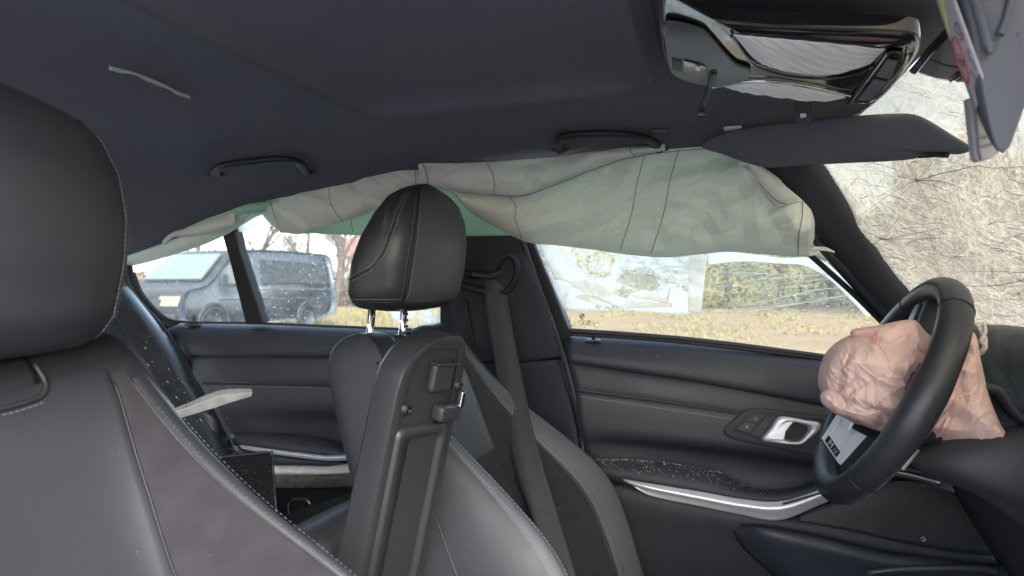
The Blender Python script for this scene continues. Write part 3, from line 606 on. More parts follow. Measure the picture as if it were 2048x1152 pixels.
# ================================================================== B-PILLAR, A-PILLAR
def pillars():
    t = thing('door_pillar', 'dark centre pillar trim between the two doors behind the seat belt', 'pillar', (0.06, .72, .6))
    up = surf([CG([(890, 440, .05), (893, 475, .04), (900, 560), (905, 640), (925, 724)], -.035), CG([(930, 440, .05), (934, 475, .03), (940, 560), (944, 640), (955, 724)], -.062),
               CG([(975, 440, .05), (985, 475, .03), (1000, 540), (1030, 640), (1050, 722)], -.075), CG([(1020, 440, .05), (1032, 480, .03), (1048, 530), (1086, 632), (1110, 714)], -.066),
               CG([(1030, 440, .03), (1044, 482, .02), (1060, 530), (1098, 632), (1120, 712)], -.042)], 40, 24)
    gmesh('upper_trim', up, M['pillar'], t, thick=.006)
    lo = surf([CG([(900, 728), (900, 850), (900, 1000), (900, 1240)], -.03), CG([(940, 727), (955, 850), (970, 1000), (990, 1240)], -.064),
               CG([(1040, 725), (1070, 850), (1095, 1000), (1130, 1240)], -.07), CG([(1106, 720), (1142, 850), (1158, 980), (1210, 1240)], -.06),
               CG([(1120, 720), (1152, 850), (1170, 985), (1228, 1240)], -.03)], 40, 24)
    gmesh('lower_trim', lo, M['pillar'], t, thick=.006)
    tube('pillar_seal', CG([(1034, 450), (1060, 525), (1086, 598), (1112, 668), (1138, 760), (1156, 850), (1166, 930), (1176, 1000), (1212, 1110)], -.04), .0062, M['rubber'], t, n=10, res=50)
    slab('pillar_core', CG([(880, 420), (1030, 420), (1064, 490), (1122, 640), (1156, 790), (1176, 960), (1236, 1260), (880, 1260)], -.012), (0, .03, .01), M['dark'], t, .002)
    tube('belt_track', CG([(932, 600), (942, 660), (952, 715)], -.07), .004, M['dark'], t, n=8, res=14)
    # belt outlet escutcheon
    tube('belt_escutcheon', CG([(905, 540), (950, 549), (985, 545), (1000, 522), (1016, 509), (1030, 517), (1034, 540), (1027, 566), (1010, 584), (980, 584), (950, 578), (905, 565)], -.082), lambda u: .0075, M['dark'], t, n=10, res=60)
    slab('belt_outlet', CG([(920, 560), (985, 556), (1010, 532), (1022, 540), (1016, 568), (985, 578), (930, 572)], -.078), (0, .004, 0), M['dark'], t, .001)
    tube('belt_slot_bar', CG([(945, 548), (975, 553), (1004, 545)], -.10), .005, M['satin'], t, n=8, res=12)
    a = thing('windscreen_pillar', 'dark windscreen pillar trim at the edge of the shattered windscreen', 'pillar', G(1760, 600))
    pl = surf([CG([(1470, 300), (1560, 400), (1640, 500), (1740, 610), (1850, 720)], -.02), CG([(1500, 290), (1590, 390), (1670, 490), (1762, 600), (1862, 700)], -.055),
               CG([(1560, 280), (1640, 370), (1715, 480), (1788, 575), (1880, 670)], -.06), CG([(1610, 290), (1668, 380), (1730, 480), (1798, 568), (1890, 660)], -.045), CG([(1622, 290), (1676, 375), (1740, 478), (1810, 566), (1900, 656)], -.01)], 40, 22)
    gmesh('pillar_trim', pl, M['pillar'], a, thick=.006)
    tube('pillar_seal', CG([(1628, 480), (1670, 518), (1720, 565), (1775, 622), (1850, 700)], -.045), .006, M['rubber'], a, n=8, res=30)
    tube('pillar_seal', CG([(1615, 505), (1660, 545), (1712, 592), (1760, 640), (1830, 710)], -.02), .006, M['dark'], a, n=8, res=30)
    # torn label tag by the airbag end
    g = surf([CG([(1622, 494), (1650, 494), (1668, 502)], -.07), CG([(1622, 502), (1650, 502), (1670, 506)], -.072)], 14, 5)
    tg = thing('airbag_tag', 'small torn white tag by the front end of the curtain airbag', 'tag', G(1645, 498, -.07)); gmesh('tag_strip', g, M['white'], tg, thick=.0008)
    # mirror-side sail and outer mirror trim seen past the wheel
    slab('sail_trim', CG([(1840, 640), (1900, 640), (1930, 760), (1830, 745)], -.02), (0, .02, 0), M['dark'], fd, .003)
pillars()

# ================================================================== SEAT BELT
def belt():
    t = thing('seat_belt', 'dark grey webbing seat belt hanging from the centre pillar across the driver seat', 'seat belt', G(1000, 570, -.1))
    Lf = [(968, 556, .640), (972, 610, .635), (986, 700, .60), (1010, 850, .525), (1036, 950, .475), (1062, 1020, .45), (1100, 1152, .41), (1125, 1240, .39)]
    Rt = [(1010, 552, .648), (1016, 605, .640), (1030, 690, .605), (1058, 830, .53), (1084, 930, .48), (1112, 1020, .455), (1152, 1152, .415), (1178, 1240, .395)]
    m1 = [((a[0]+b[0])/2, (a[1]+b[1])/2, (a[2]+b[2])/2-.004) for a, b in zip(Lf, Rt)]
    g = surf([CY_(Lf), CY_(m1), CY_(Rt)], 70, 9)
    for j in range(9):
        for i in range(70): g[j, i, 1] += .003*math.sin(j*.7+i*.09)*sm(0, 30, i)
    gmesh('webbing', g, M['belt'], t, thick=.0014)
    tube('belt_edge', V(g[0]), .0011, M['belt'], t, n=5); tube('belt_edge', V(g[-1]), .0011, M['belt'], t, n=5)
belt()

# ================================================================== REAR DOOR
def rear_door():
    t = thing('rear_door', 'rear door with grey vinyl panel and thin silver armrest strip behind the driver seat', 'car door', (-.5, .74, .6))
    D = lambda name, curves, m, nu=40, nv=None: (lambda g: (gmesh(name, g, m, t, thick=.008), g)[1])(surf([CY_(c) for c in curves], nu, nv))
    D('sill_ledge', [[(300, 647, .785), (500, 649, .785), (700, 656, .785), (960, 668, .785)], [(312, 651, .765), (500, 653, .765), (700, 660, .765), (960, 672, .765)],
                     [(325, 662, .742), (500, 664, .742), (700, 672, .742), (960, 685, .742)], [(345, 690, .728), (500, 690, .728), (700, 696, .728), (960, 706, .728)],
                     [(358, 708, .728), (500, 709, .728), (700, 711, .728), (960, 722, .728)], [(360, 711, .738), (500, 712, .738), (700, 714, .738), (960, 726, .738)]], M['door'], nv=24)
    mid = D('upper_panel', [[(360, 710, .742), (500, 711, .742), (700, 713, .742), (960, 725, .742)], [(363, 716, .732), (500, 717, .732), (700, 719, .732), (960, 731, .732)],
                     [(380, 740, .726), (500, 741, .726), (700, 744, .726), (960, 756, .726)], [(398, 764, .726), (500, 764, .726), (700, 768, .726), (960, 782, .726)], [(400, 767, .734), (500, 767, .734), (700, 771, .734), (960, 785, .734)]], M['door'], nv=18)
    low = D('lower_panel', [[(400, 766, .736), (500, 766, .736), (700, 770, .736), (960, 784, .736)], [(402, 770, .730), (500, 770, .728), (700, 774, .728), (960, 788, .728)],
                     [(425, 810, .728), (520, 812, .726), (700, 816, .726), (960, 826, .726)], [(440, 840, .735), (540, 840, .745), (700, 842, .752), (960, 850, .75)],
                     [(460, 872, .74), (560, 880, .755), (700, 890, .76), (960, 900, .75)], [(470, 905, .74), (560, 915, .75), (700, 925, .755), (960, 935, .75)]], M['door'], nv=26)
    for g, v in ((mid, .92), (low, .07)):
        stitch('stitching', [ev(g, u, v) + Vector((0, -.0045, 0)) for u in np.linspace(.1, .7, 50)], (0, -1, .1), M['thread'], t)
    arm = surf([CY_([(462, 872, .745), (520, 868, .745), (600, 872, .745), (650, 882, .75), (700, 896, .75), (800, 890, .75)]), CY_([(464, 872, .70), (520, 870, .70), (600, 876, .70), (650, 884, .71), (700, 898, .72), (800, 893, .72)]),
                CY_([(466, 880, .668), (520, 882, .664), (600, 893, .664), (650, 900, .665), (700, 908, .675), (800, 900, .68)]), CY_([(470, 888, .672), (520, 895, .667), (600, 908, .667), (650, 914, .668), (700, 916, .676), (800, 906, .68)]),
                CY_([(474, 894, .73), (520, 902, .73), (600, 914, .73), (650, 920, .73), (700, 922, .73), (800, 912, .73)])], 50, 22)
    gmesh('armrest', arm, M['doorlow'], t, thick=.006)
    st = surf([CY_([(480, 891, .662), (520, 896, .656), (600, 906, .654), (660, 912, .656), (720, 907, .665), (800, 890, .68)]), CY_([(482, 893, .656), (520, 899, .648), (600, 910, .646), (660, 916, .648), (720, 911, .657), (800, 894, .67)]),
               CY_([(485, 896, .664), (520, 903, .658), (600, 914, .656), (660, 920, .658), (720, 916, .667), (800, 899, .68)])], 50, 8)
    gmesh('pull_strip', st, M['silver'], t, thick=.004)
    D('lower_moulding', [[(470, 892, .75), (560, 908, .75), (700, 920, .75), (960, 930, .75)], [(475, 900, .70), (560, 916, .69), (700, 928, .69), (960, 938, .69)], [(490, 925, .70), (560, 932, .70), (700, 936, .70), (960, 946, .70)], [(500, 960, .72), (560, 960, .72), (700, 960, .72), (960, 970, .72)]], M['doorlow'], nv=14)
    lock_pin(389, 649, .757, t, 1.15)
    slab('window_divider', CG([(432, 430), (462, 430), (478, 500), (527, 650), (491, 650), (458, 520)], -.02), (0, .03, .01), M['dark'], t, .004)
    # dark rear frame following the quarter light's corner
    fr_o = cr([(236, 480), (240, 560), (262, 600), (300, 640), (330, 660)], 30); fr_i = cr([(262, 520), (266, 548), (284, 588), (330, 634), (362, 644)], 30)
    g = np.array([[tuple(G(p[0], p[1], -.03)) for p in fr_o], [tuple(G(p[0]*.6+q[0]*.4, p[1]*.6+q[1]*.4, -.045)) for p, q in zip(fr_o, fr_i)], [tuple(G(p[0], p[1], -.035)) for p in fr_i], [tuple(G(p[0], p[1], .0)) for p in fr_i]])
    gmesh('quarter_frame', g, M['dark'], t, thick=.005)
    tube('window_seal', CG([(268, 545), (286, 588), (330, 634), (360, 643), (420, 645), (500, 646), (700, 654), (940, 664)], -.008), .0035, M['rubber'], t, n=8, res=60)
    slab('window_pane', CG([(250, 430), (460, 400), (470, 500), (508, 652), (350, 652), (290, 600), (258, 545)], .004), (0, .004, .0013), M['glass'], t, 0)
    slab('window_pane', CG([(460, 400), (700, 380), (1040, 400), (960, 672), (700, 660), (512, 652), (480, 520)], .004), (0, .004, .0013), M['glass'], t, 0)
    raindrops('raindrops', t, [(270, 540), (440, 470), (460, 520), (490, 640), (350, 635), (300, 600)], 50, -.0015, 15, (.0009, .0026))
    raindrops('raindrops', t, [(480, 440), (720, 470), (700, 650), (530, 640)], 200, -.0015, 16, (.0009, .0028))
    raindrops('raindrops', t, [(300, 520), (470, 480), (700, 470), (720, 520), (480, 520)], 110, -.0015, 17, (.0009, .0024))
    return t
rear_door()
pf2 = thing('plastic_film', 'crumpled white film strip caught at the top of the rear door window', 'plastic film', G(520, 440))
filmsheet('film_sheet', [(474, 440), (500, 432), (520, 430), (545, 436), (562, 448)], [(476, 465), (500, 460), (520, 452), (540, 452), (566, 455)], M['film_thick'], pf2, off=-.008, nu=24, nv=10, seed=22, wob=.01)
pf3 = thing('plastic_film', 'grey film remnant low on the rear window behind the headrest', 'plastic film', G(860, 640))
filmsheet('film_sheet', [(780, 622), (830, 618), (880, 618), (932, 630)], [(790, 655), (830, 652), (880, 648), (932, 658)], M['film'], pf3, off=-.008, nu=24, nv=10, seed=25)

# ================================================================== FRONT SEATS
LEAN = rad(24); SU = Vector((-math.sin(LEAN), 0, math.cos(LEAN))); SN = Vector((math.cos(LEAN), 0, math.sin(LEAN))); SL = .68
HX = {1: .28, -1: .19}; SZ0 = {1: .38, -1: .405}; SCOOP = {1: .045, -1: .006}
def sg(yc): return 1 if yc > 0 else -1
def its(x, xs, ys): return sum(itp(x+d, xs, ys) for d in (-.05, -.035, -.02, -.01, 0, .01, .02, .035, .05))/9
def seat_W(s): return its(s, [-.1, 0, .2, .3, .42, .5, .6, .68], [.245, .255, .260, .246, .214, .202, .188, .168])
def seat_B(s): return its(s, [-.1, 0, .1, .2, .27, .36, .47, .55, .62, .68], [.12, .14, .155, .165, .163, .120, .060, .026, .008, 0])
def seat_T(s): return itp(s, [-.1, .3, .5, .68], [.15, .14, .125, .110])
KN = [(-.75, 'b', 1), (-.97, 'b', .86), (-1.03, 'b', .45), (-1.025, 'f', .22), (-.99, 'f', .72), (-.905, 'f', 1.0), (-.80, 'f', .86), (-.66, 'f', .40), (-.52, 'f', .07), (-.33, 'c', .004), (0, 'c', .008)]
KN = KN + [(-a, m, v) for a, m, v in reversed(KN[:-1])]
SUBD = 4; NC = (len(KN)-1)*SUBD+1
def seat_row(s, e=0.0):
    Wd, B, T = seat_W(s), seat_B(s), seat_T(s); P = []
    for q, m, v in KN:
        n = -T*v if m == 'b' else (B*v if m == 'f' else -v)
        P.append((q*Wd, n))
    P = np.array(P); m = np.gradient(P, axis=0); out = []
    for k in range(len(P)-1):
        for j in range(SUBD):
            t = j/SUBD; out.append((2*t**3-3*t**2+1)*P[k]+(t**3-2*t**2+t)*m[k]+(-2*t**3+3*t**2)*P[k+1]+(t**3-t**2)*m[k+1])
    out.append(P[-1]); return np.array(out), Wd, T
def seat_grid(c0, c1, s0, s1, ns, groove=.0025, top=False, yc=0.0):
    """patch of the backrest between two columns and two heights, edges tucked in so panels read as sewn pads"""
    rows = []; ss = list(np.linspace(s0, s1, ns)); es = [0]*ns; nc_ = max(5, int(((c1(.2) if callable(c1) else c1)-(c0(.2) if callable(c0) else c0)))*2+1)
    if top:
        for e in (.2, .4, .6, .75, .88, .96, 1.0): ss.append(e); es.append(e)
    for s, e in zip(ss, es):
        sv = (SL-.05) + .05*math.sin(e*math.pi/2) if e else s
        r, Wd, T = seat_row(sv); row = []
        a0, a1 = (c0(sv) if callable(c0) else c0), (c1(sv) if callable(c1) else c1)
        for c in np.linspace(a0, a1, nc_):
            i = min(int(c), NC-2); a = c-i; y, n = r[i]*(1-a)+r[i+1]*a
            if e:
                k = math.cos(e*math.pi/2)**.7; n = -T*.5+(n+T*.5)*k; y *= 1-.10*(1-k)
            q = abs(y)/Wd; sc = -SCOOP[sg(yc)]*sm(.62, .22, q)*sm(SL-.14, SL-.01, sv)
            edge = min(1, min(c-a0, a1-c)/.8) if not e else 1
            edge2 = min(1, (s-s0)/.012) if not e else 1
            n -= groove*(1-min(edge, edge2))**2
            p = Vector((HX[sg(yc)], yc+y, SZ0[sg(yc)])) + SU*(sv+sc) + SN*n; row.append(tuple(p))
        rows.append(row)
    return np.array(rows)
def seat_pt(c, s, yc, lift=.0):
    r, Wd, T = seat_row(s); i = min(int(c), NC-2); a = c-i; y, n = r[i]*(1-a)+r[i+1]*a
    sc = -SCOOP[sg(yc)]*sm(.62, .22, abs(y)/Wd)*sm(SL-.14, SL-.01, s)
    i0, i1 = max(0, i-1), min(NC-1, i+2); ty, tn = r[i1]-r[i0]; nn = Vector((0, -tn, 0)) + SN*ty; nn.normalize()
    return Vector((HX[sg(yc)], yc+y, SZ0[sg(yc)])) + SU*(s+sc) + SN*n + nn*lift, nn
HZ = [0, .03, .08, .12, .16, .19, .21, .222]
def hr_pt(th, h, yc, lift=0.0):
    """headrest surface: angle th about the vertical (0 = forward), height h"""
    x0, z0 = (.006, 1.024) if yc > 0 else (-.062, 1.004)
    xr = itp(h, HZ, [-.072, -.080, -.072, -.056, -.034, -.014, .004, .016]); xf = itp(h, HZ, [.040, .060, .070, .074, .071, .062, .050, .036])
    w = itp(h, HZ, [.136, .148, .152, .148, .136, .116, .090, .058])
    if yc < 0: w *= .87
    k = 1.0
    if h < .02: k = .80+.2*math.sqrt(max(0, 1-((.02-h)/.02)**2))
    if h > .19: k = math.sqrt(max(0, 1-((h-.19)/.034)**2))**.8
    c, s = math.cos(th), math.sin(th); ex = .54
    X = (xf+xr)/2 + (xf-xr)/2*k*math.copysign(abs(c)**ex, c); Y = w*k*math.copysign(abs(s)**ex, s)
    X += .010*(Y/.13)**2*(-1 if c > 0 else 0)
    ct = Vector((x0+(xf+xr)/2, yc, z0+h)); p = Vector((x0+X, yc+Y, z0+h)); d = (p-ct); 
    if d.length > 1e-6: p += d.normalized()*lift
    return p
def make_seat(name, yc, label, headlabel):
    t = thing(name, label, 'car seat', (.3, yc, .26))
    br = gmesh('backrest', seat_grid(0, NC-1, -.06, SL-.05, 40, 0, True, yc), M['leather'], t)     # continuous pad under the sewn panels
    C = lambda k: k*SUBD
    cb = lambda s: C(its(s, [.2, .42, .55, .64], [8.25, 8.0, 7.3, 6.5] if yc > 0 else [8.0, 7.7, 7.0, 6.1])); ab = lambda s: C(its(s, [.2, .40, .5, .62], [6.3, 6.45, 6.45, 6.1] if yc > 0 else [5.4, 5.5, 5.7, 5.7])); mir = lambda f: (lambda s: NC-1-f(s))
    cm = M['leather_pale'] if yc > 0 else M['leather']
    abi = (lambda s: C(its(s, [.2, .4, .5, .62], [5.15, 5.2, 5.3, 5.4]))) if yc > 0 else mir(lambda s: C(5.5)) and ab
    up = gmesh('upper_panel', seat_grid(cb, mir(cb), .40, SL-.055, 24, .004, False, yc) + np.array(SN)*.0035, cm, br)
    gmesh('centre_insert', seat_grid(cb, mir(cb), -.04, .398, 30, .004, False, yc) + np.array(SN)*.003, M['perf'] if yc > 0 else M['leather'], br)
    for f0, f1 in ((abi, cb), (mir(cb), mir(ab))):
        gmesh('side_insert', seat_grid(f0, f1, -.04, SL-.06, 46, .004, False, yc) + np.array(SN)*.003, M['alc'], br)
    wl_ = lambda s: C(4.5)
    for f0, f1 in ((wl_, abi), (mir(ab), mir(wl_))):
        gmesh('bolster_welt', seat_grid(f0, f1, -.04, SL-.07, 46, .0018, False, yc) + np.array(SN)*.0032, cm, br)
    for f, d in ((wl_, .6), (abi, -.6), (mir(wl_), -.6), (mir(ab), .6)):
        pts = [seat_pt(f(s)+d, s, yc, .0045) for s in np.linspace(-.03, SL-.10, 120)]
        stitch('stitching', [p for p, n in pts], lambda a: (SN + Vector((0, math.copysign(.6, a.y-yc), 0))), M['bluethread'], br, .0062, .0042, .00045)
    for f in (cb, mir(cb), abi, mir(ab)):
        tube('piping', [seat_pt(f(s), s, yc, .0006)[0] for s in np.linspace(-.03, SL-.07, 70)], .0013, M['dark'], br, n=6)
    # side seams low on the shell flank
    for s_ in (-1, 1):
        kk = 2.9 if s_ < 0 else 17.1
        for dl in (-.25, .25):
            stitch('stitching', [seat_pt(C(kk+dl*.6), s, yc, .001)[0] for s in np.linspace(.50, SL-.07, 40)], (0, s_, 0), M['thread'], br)
        tube('piping', [seat_pt(C(kk), s, yc, .001)[0] for s in np.linspace(.0, SL-.06, 60)], .0016, M['leather_clean'], br, n=6)
    # recessed collar where the headrest posts enter
    rr = [seat_pt(C(q), s, yc, .004)[0] for q, s in ((8.75, SL-.035), (8.7, SL-.058), (8.95, SL-.068), (10, SL-.072), (11.05, SL-.068), (11.3, SL-.058), (11.25, SL-.035))]
    tube('collar_piping', rr, .0028, M['leather_clean'], br, n=8, res=40)
    stitch('stitching', [p + SN*.003 - SU*.006 for p in V(cr(rr, 50))[8:-8]], SN, M['thread'], br, .0055, .0034, .0003)
    g = np.array([[tuple(seat_pt(C(q), s, yc, -.004+.006*math.sin(math.pi*(s-(SL-.068))/.05))[0]) for q in np.linspace(8.8, 11.2, 20)] for s in np.linspace(SL-.066, SL-.025, 8)])
    gmesh('collar_pad', g, M['leather_clean'], br, thick=.002)
    # shell
    bk = []
    for s in np.linspace(-.06, SL-.03, 26):
        Wd, T = seat_W(s), seat_T(s); bk.append([tuple(Vector((HX[sg(yc)], yc+q*Wd, SZ0[sg(yc)])) + SU*s + SN*(-T-d)) for q, d in ((-.9, -.03), (-.8, -.002), (-.5, .012), (0, .016), (.5, .012), (.8, -.002), (.9, -.03))])
    gmesh('back_shell', np.array(bk), M['dark'], t, thick=.004)
    # cushion and base
    cu = []
    for x in np.linspace(HX[sg(yc)]-.02, HX[sg(yc)]+.47, 20):
        f = (x-HX[sg(yc)]+.02)/.5; z = .40 + .03*f; h = .055*(1-.3*f)
        cu.append([(x, yc+y, z+dz) for y, dz in ((-.265, -.12), (-.275, -.03), (-.265, h), (-.235, h+.02), (-.19, h-.005), (-.15, .005), (0, 0), (.15, .005), (.19, h-.005), (.235, h+.02), (.265, h), (.275, -.03), (.265, -.12))])
    gmesh('cushion', np.array(cu), M['leather'], t, thick=.004, sub=1)
    box('seat_base', (.52, yc, .31), (.50, .46, .12), M['dark'], t, .02)
    # headrest
    h = thing('headrest', None, None, (0, yc, 1.0)); h.parent = t; h.matrix_parent_inverse = world(t).inverted(); h['label'] = headlabel
    NT = 120; hs_ = [0, .002, .006, .012, .02] + list(np.linspace(.03, .19, 18)) + [.197, .204, .21, .215, .219, .222, .2235]
    rows = []
    for hh in hs_: rows.append([tuple(hr_pt(2*math.pi*i/NT, hh, yc)) for i in range(NT)])
    hb = hr_pt(0, 0, yc) - Vector((.045, 0, .006)); bot = [tuple(hb + (Vector(p)-hb)*.5 + Vector((0, 0, -.002))) for p in rows[0]]
    g = np.array([bot]+rows); N = NT; vs = [tuple(p) for p in g.reshape(-1, 3)]; fs = gridf(len(g), N, True) + [tuple(reversed(range(N))), tuple((len(g)-1)*N+i for i in range(N))]
    link('cushion_pad', pydata('headrest_pad', vs, fs), M['leather_clean'] if yc > 0 else M['leather'], h)
    if yc > 0:
        gp = np.array([[tuple(hr_pt(th, hh, yc, .0012)) for th in np.linspace(-.74, .74, 26)] for hh in np.linspace(.012, .207, 26)])
        gmesh('front_panel', gp, M['leather_pale'], h)  # paler leather here paints in the windscreen light on the headrest front
    for sgn in (-1, 1):
        if yc > 0 and sgn > 0: continue
        path = [hr_pt(sgn*.78, hh, yc, .0016) for hh in np.linspace(.008, .205, 50)]
        tube('seam_welt', path, .0013, M['dark'], h, n=6)
        for dth in (-.085, .085):
            stitch('stitching', [hr_pt(sgn*(.78+dth), hh, yc, .0022) for hh in np.linspace(.016, .195, 80)], lambda a: (a.x+.01, a.y-yc, 0), M['thread'], h, .0046, .0028, .00032)
        if yc > 0:
            ctl = [(2.85, .052), (2.4, .050), (1.95, .052), (1.62, .064), (1.45, .090), (1.38, .13), (1.33, .17), (1.26, .195)]
            pth = cr([(a, b*10, 0) for a, b in ctl], 70)
            tube('seam_welt', [hr_pt(-a, b/10, yc, .0008) for a, b, _ in pth], .0012, M['dark'], h, n=6)
            for o_ in (-.05, .05):
                stitch('stitching', [hr_pt(-(a+o_*(1 if b/10 > .07 else .2)), b/10-(abs(o_)*.1 if o_ > 0 else -abs(o_)*.1)*(1 if b/10 < .08 else 0), yc, .0016) for a, b, _ in pth], lambda a: (a.x+.01, a.y-yc, 0), M['thread'], h, .0052, .0034, .0005)
            tube('seam_welt', [hr_pt(-a, .012, yc, .0008) for a in np.linspace(.8, 2.6, 30)], .0012, M['dark'], h, n=6)
            stitch('stitching', [hr_pt(-a, .017, yc, .0016) for a in np.linspace(.85, 2.4, 50)], lambda a: (a.x+.01, a.y-yc, 0), M['thread'], h, .0052, .0034, .0005)
    for y in (-.066, .066):
        hx_, hz_ = (0, 0) if yc > 0 else (-.07, -.02)
        po = tube('post', [Vector((hx_-.045, yc+y, hz_+1.04)), Vector((hx_-.048, yc+y, hz_+1.0)), Vector((hx_-.056, yc+y, hz_+.93))], .0068, M['chrome'], h, n=16)
        if y > 0:
            for k in range(4): box('notch', (hx_-.0405, yc+y-.004, hz_+1.010-.012*k), (.006, .008, .005), M['dark'], po, .0005)
        tube('post_sleeve', [Vector((hx_-.051, yc+y, hz_+.969)), Vector((hx_-.0525, yc+y, hz_+.957))], .016, M['dark'], h, n=16)
    return t
drv = make_seat('car_seat', .37, 'driver seat with grey upper panel and suede inserts behind the belt', 'black headrest with stitched side panel')
pas = make_seat('car_seat', -.37, 'large grey leather passenger seat with broad suede side insert', 'smooth grey leather headrest')
crumbs('glass_crumbs', lambda r: seat_pt(r.uniform(8.2, 14.4)*SUBD, r.uniform(.1, .6), .37, .005)[0], 110, M['crumb'], drv, (.0003, .0009), 9)
crumbs('glass_crumbs', lambda r: seat_pt(r.uniform(5.5, 14.4)*SUBD, r.uniform(.1, .6), -.37, .005)[0], 22, M['crumb'], pas, (.0003, .0008), 10)

# ================================================================== CENTRE CONSOLE AND ITS RAISED ARMREST LID
def lid():
    t = thing('armrest_lid', 'black centre armrest lid standing open between the front seats', 'armrest lid', (.08, 0, .5))
    a = Vector((.211, 0, .977)); n = Vector((.977, 0, -.211)); O = Vector((.142, 0, .697)) - a*.24; y = Vector((0, 1, 0))
    n, y = n*math.cos(rad(17)) - y*math.sin(rad(17)), y*math.cos(rad(17)) + n*math.sin(rad(17))
    LT = .552
    def w(s): return itp(s, [0, .24, .5, .552], [.066, .065, .061, .050])
    def Q(s, yy, nn): return O + a*s + y*yy + n*nn
    out = []
    for s in np.linspace(0, .485, 12): out.append((s, -w(s)))
    out += [(.506, -.058), (.524, -.047), (.538, -.030), (.548, -.006), (.552, .022), (.550, .042), (.540, .055), (.522, .060)]
    for s in np.linspace(.50, 0, 12): out.append((s, w(s)))
    def ring(ins, nn, slo=0, shi=None):
        r = []
        for s, yy in out:
            r.append(tuple(Q(min(max(s, slo), .552-ins if shi is None else shi), math.copysign(max(0, abs(yy)-ins), yy), nn)))
        return r
    sh = np.array([ring(.020, -.046), ring(.006, -.044), ring(0, -.037), ring(0, -.004), ring(.0012, -.001), ring(.004, .0), ring(.014, .0), ring(.018, -.001)])
    N = sh.shape[1]; vs = [tuple(p) for p in sh.reshape(-1, 3)]; fs = gridf(8, N, True) + [tuple(reversed(range(N)))]
    oo = pydata('outer_shell', vs, fs); link('outer_shell', oo, M['plastic'], t, bevel=0); oo.set_sharp_from_angle(angle=rad(28))
    # inner liner: flat upper plate, long stepped trough
    slab('liner_plate', [Vector(p) for p in ring(.0175, -.0025)], -n*.004, M['plastic'], t, 0)
    def rr(s0, s1, y0, y1, r, nn, k=6):
        P = []
        for cs, cy, a0 in ((s1-r, y1-r, 0), (s0+r, y1-r, 90), (s0+r, y0+r, 180), (s1-r, y0+r, 270)):
            for j in range(k+1):
                an = rad(a0+90*j/k); P.append(tuple(Q(cs+r*math.cos(an), cy+r*math.sin(an), nn)))
        return P
    tr = np.array([rr(.10, .440, -.050, .046, .012, -.001), rr(.102, .437, -.048, .044, .011, .0045), rr(.105, .433, -.045, .041, .010, .0055), rr(.112, .428, -.040, .036, .009, .0040),
                   rr(.118, .422, -.016, .034, .009, -.004), rr(.124, .416, -.011, .028, .008, -.019), rr(.126, .413, -.008, .024, .007, -.020)])
    N = tr.shape[1]; vs = [tuple(p) for p in tr.reshape(-1, 3)]; fs = gridf(7, N, True) + [tuple(6*N+i for i in range(N))]
    link('storage_trough', pydata('storage_trough', vs, fs), M['plastic'], t)
    Rl = Matrix((n, y, a)).transposed()
    box('latch_block', Q(.500, .008, .004), (.012, .040, .036), M['plastic'], t, .005, rot=Rl)
    box('latch_rim', Q(.518, .008, .006), (.016, .042, .004), M['plastic'], t, .002, rot=Rl)
    box('latch_shelf', Q(.455, .030, .007), (.020, .044, .022), M['plastic'], t, .006, rot=Rl)
    lt = box('latch_hook', Q(.474, .040, .019), (.006, .008, .020), M['chrome'], t, .0015, rot=Rl)
    for s, yy in ((.463, -.043), (.486, .052)):
        sc_ = tube('screw', [Q(s, yy, .0), Q(s, yy, .005), Q(s, yy, .0065)], lambda u: .0065 if u < .9 else .004, M['dark'], t, n=14)
        tube('screw_socket', [Q(s, yy, .0063), Q(s, yy, .0075)], .0022, M['satin'], sc_, n=6)
    k = thing('centre_console', 'black centre console box under the raised armrest lid', 'console', (.3, 0, .24))
    slab('console_body', [Vector((x, -.11, z)) for x, z in ((.02, .24), (.0, .52), (.05, .575), (.50, .56), (.75, .60), (1.0, .62), (1.0, .24))], (0, .22, 0), M['doorlow'], k, .02)
    slab('console_rear', [Vector((x, -.10, z)) for x, z in ((-.12, .24), (-.10, .45), (-.01, .53), (0, .24))], (0, .20, 0), M['doorlow'], k, .02)
lid()

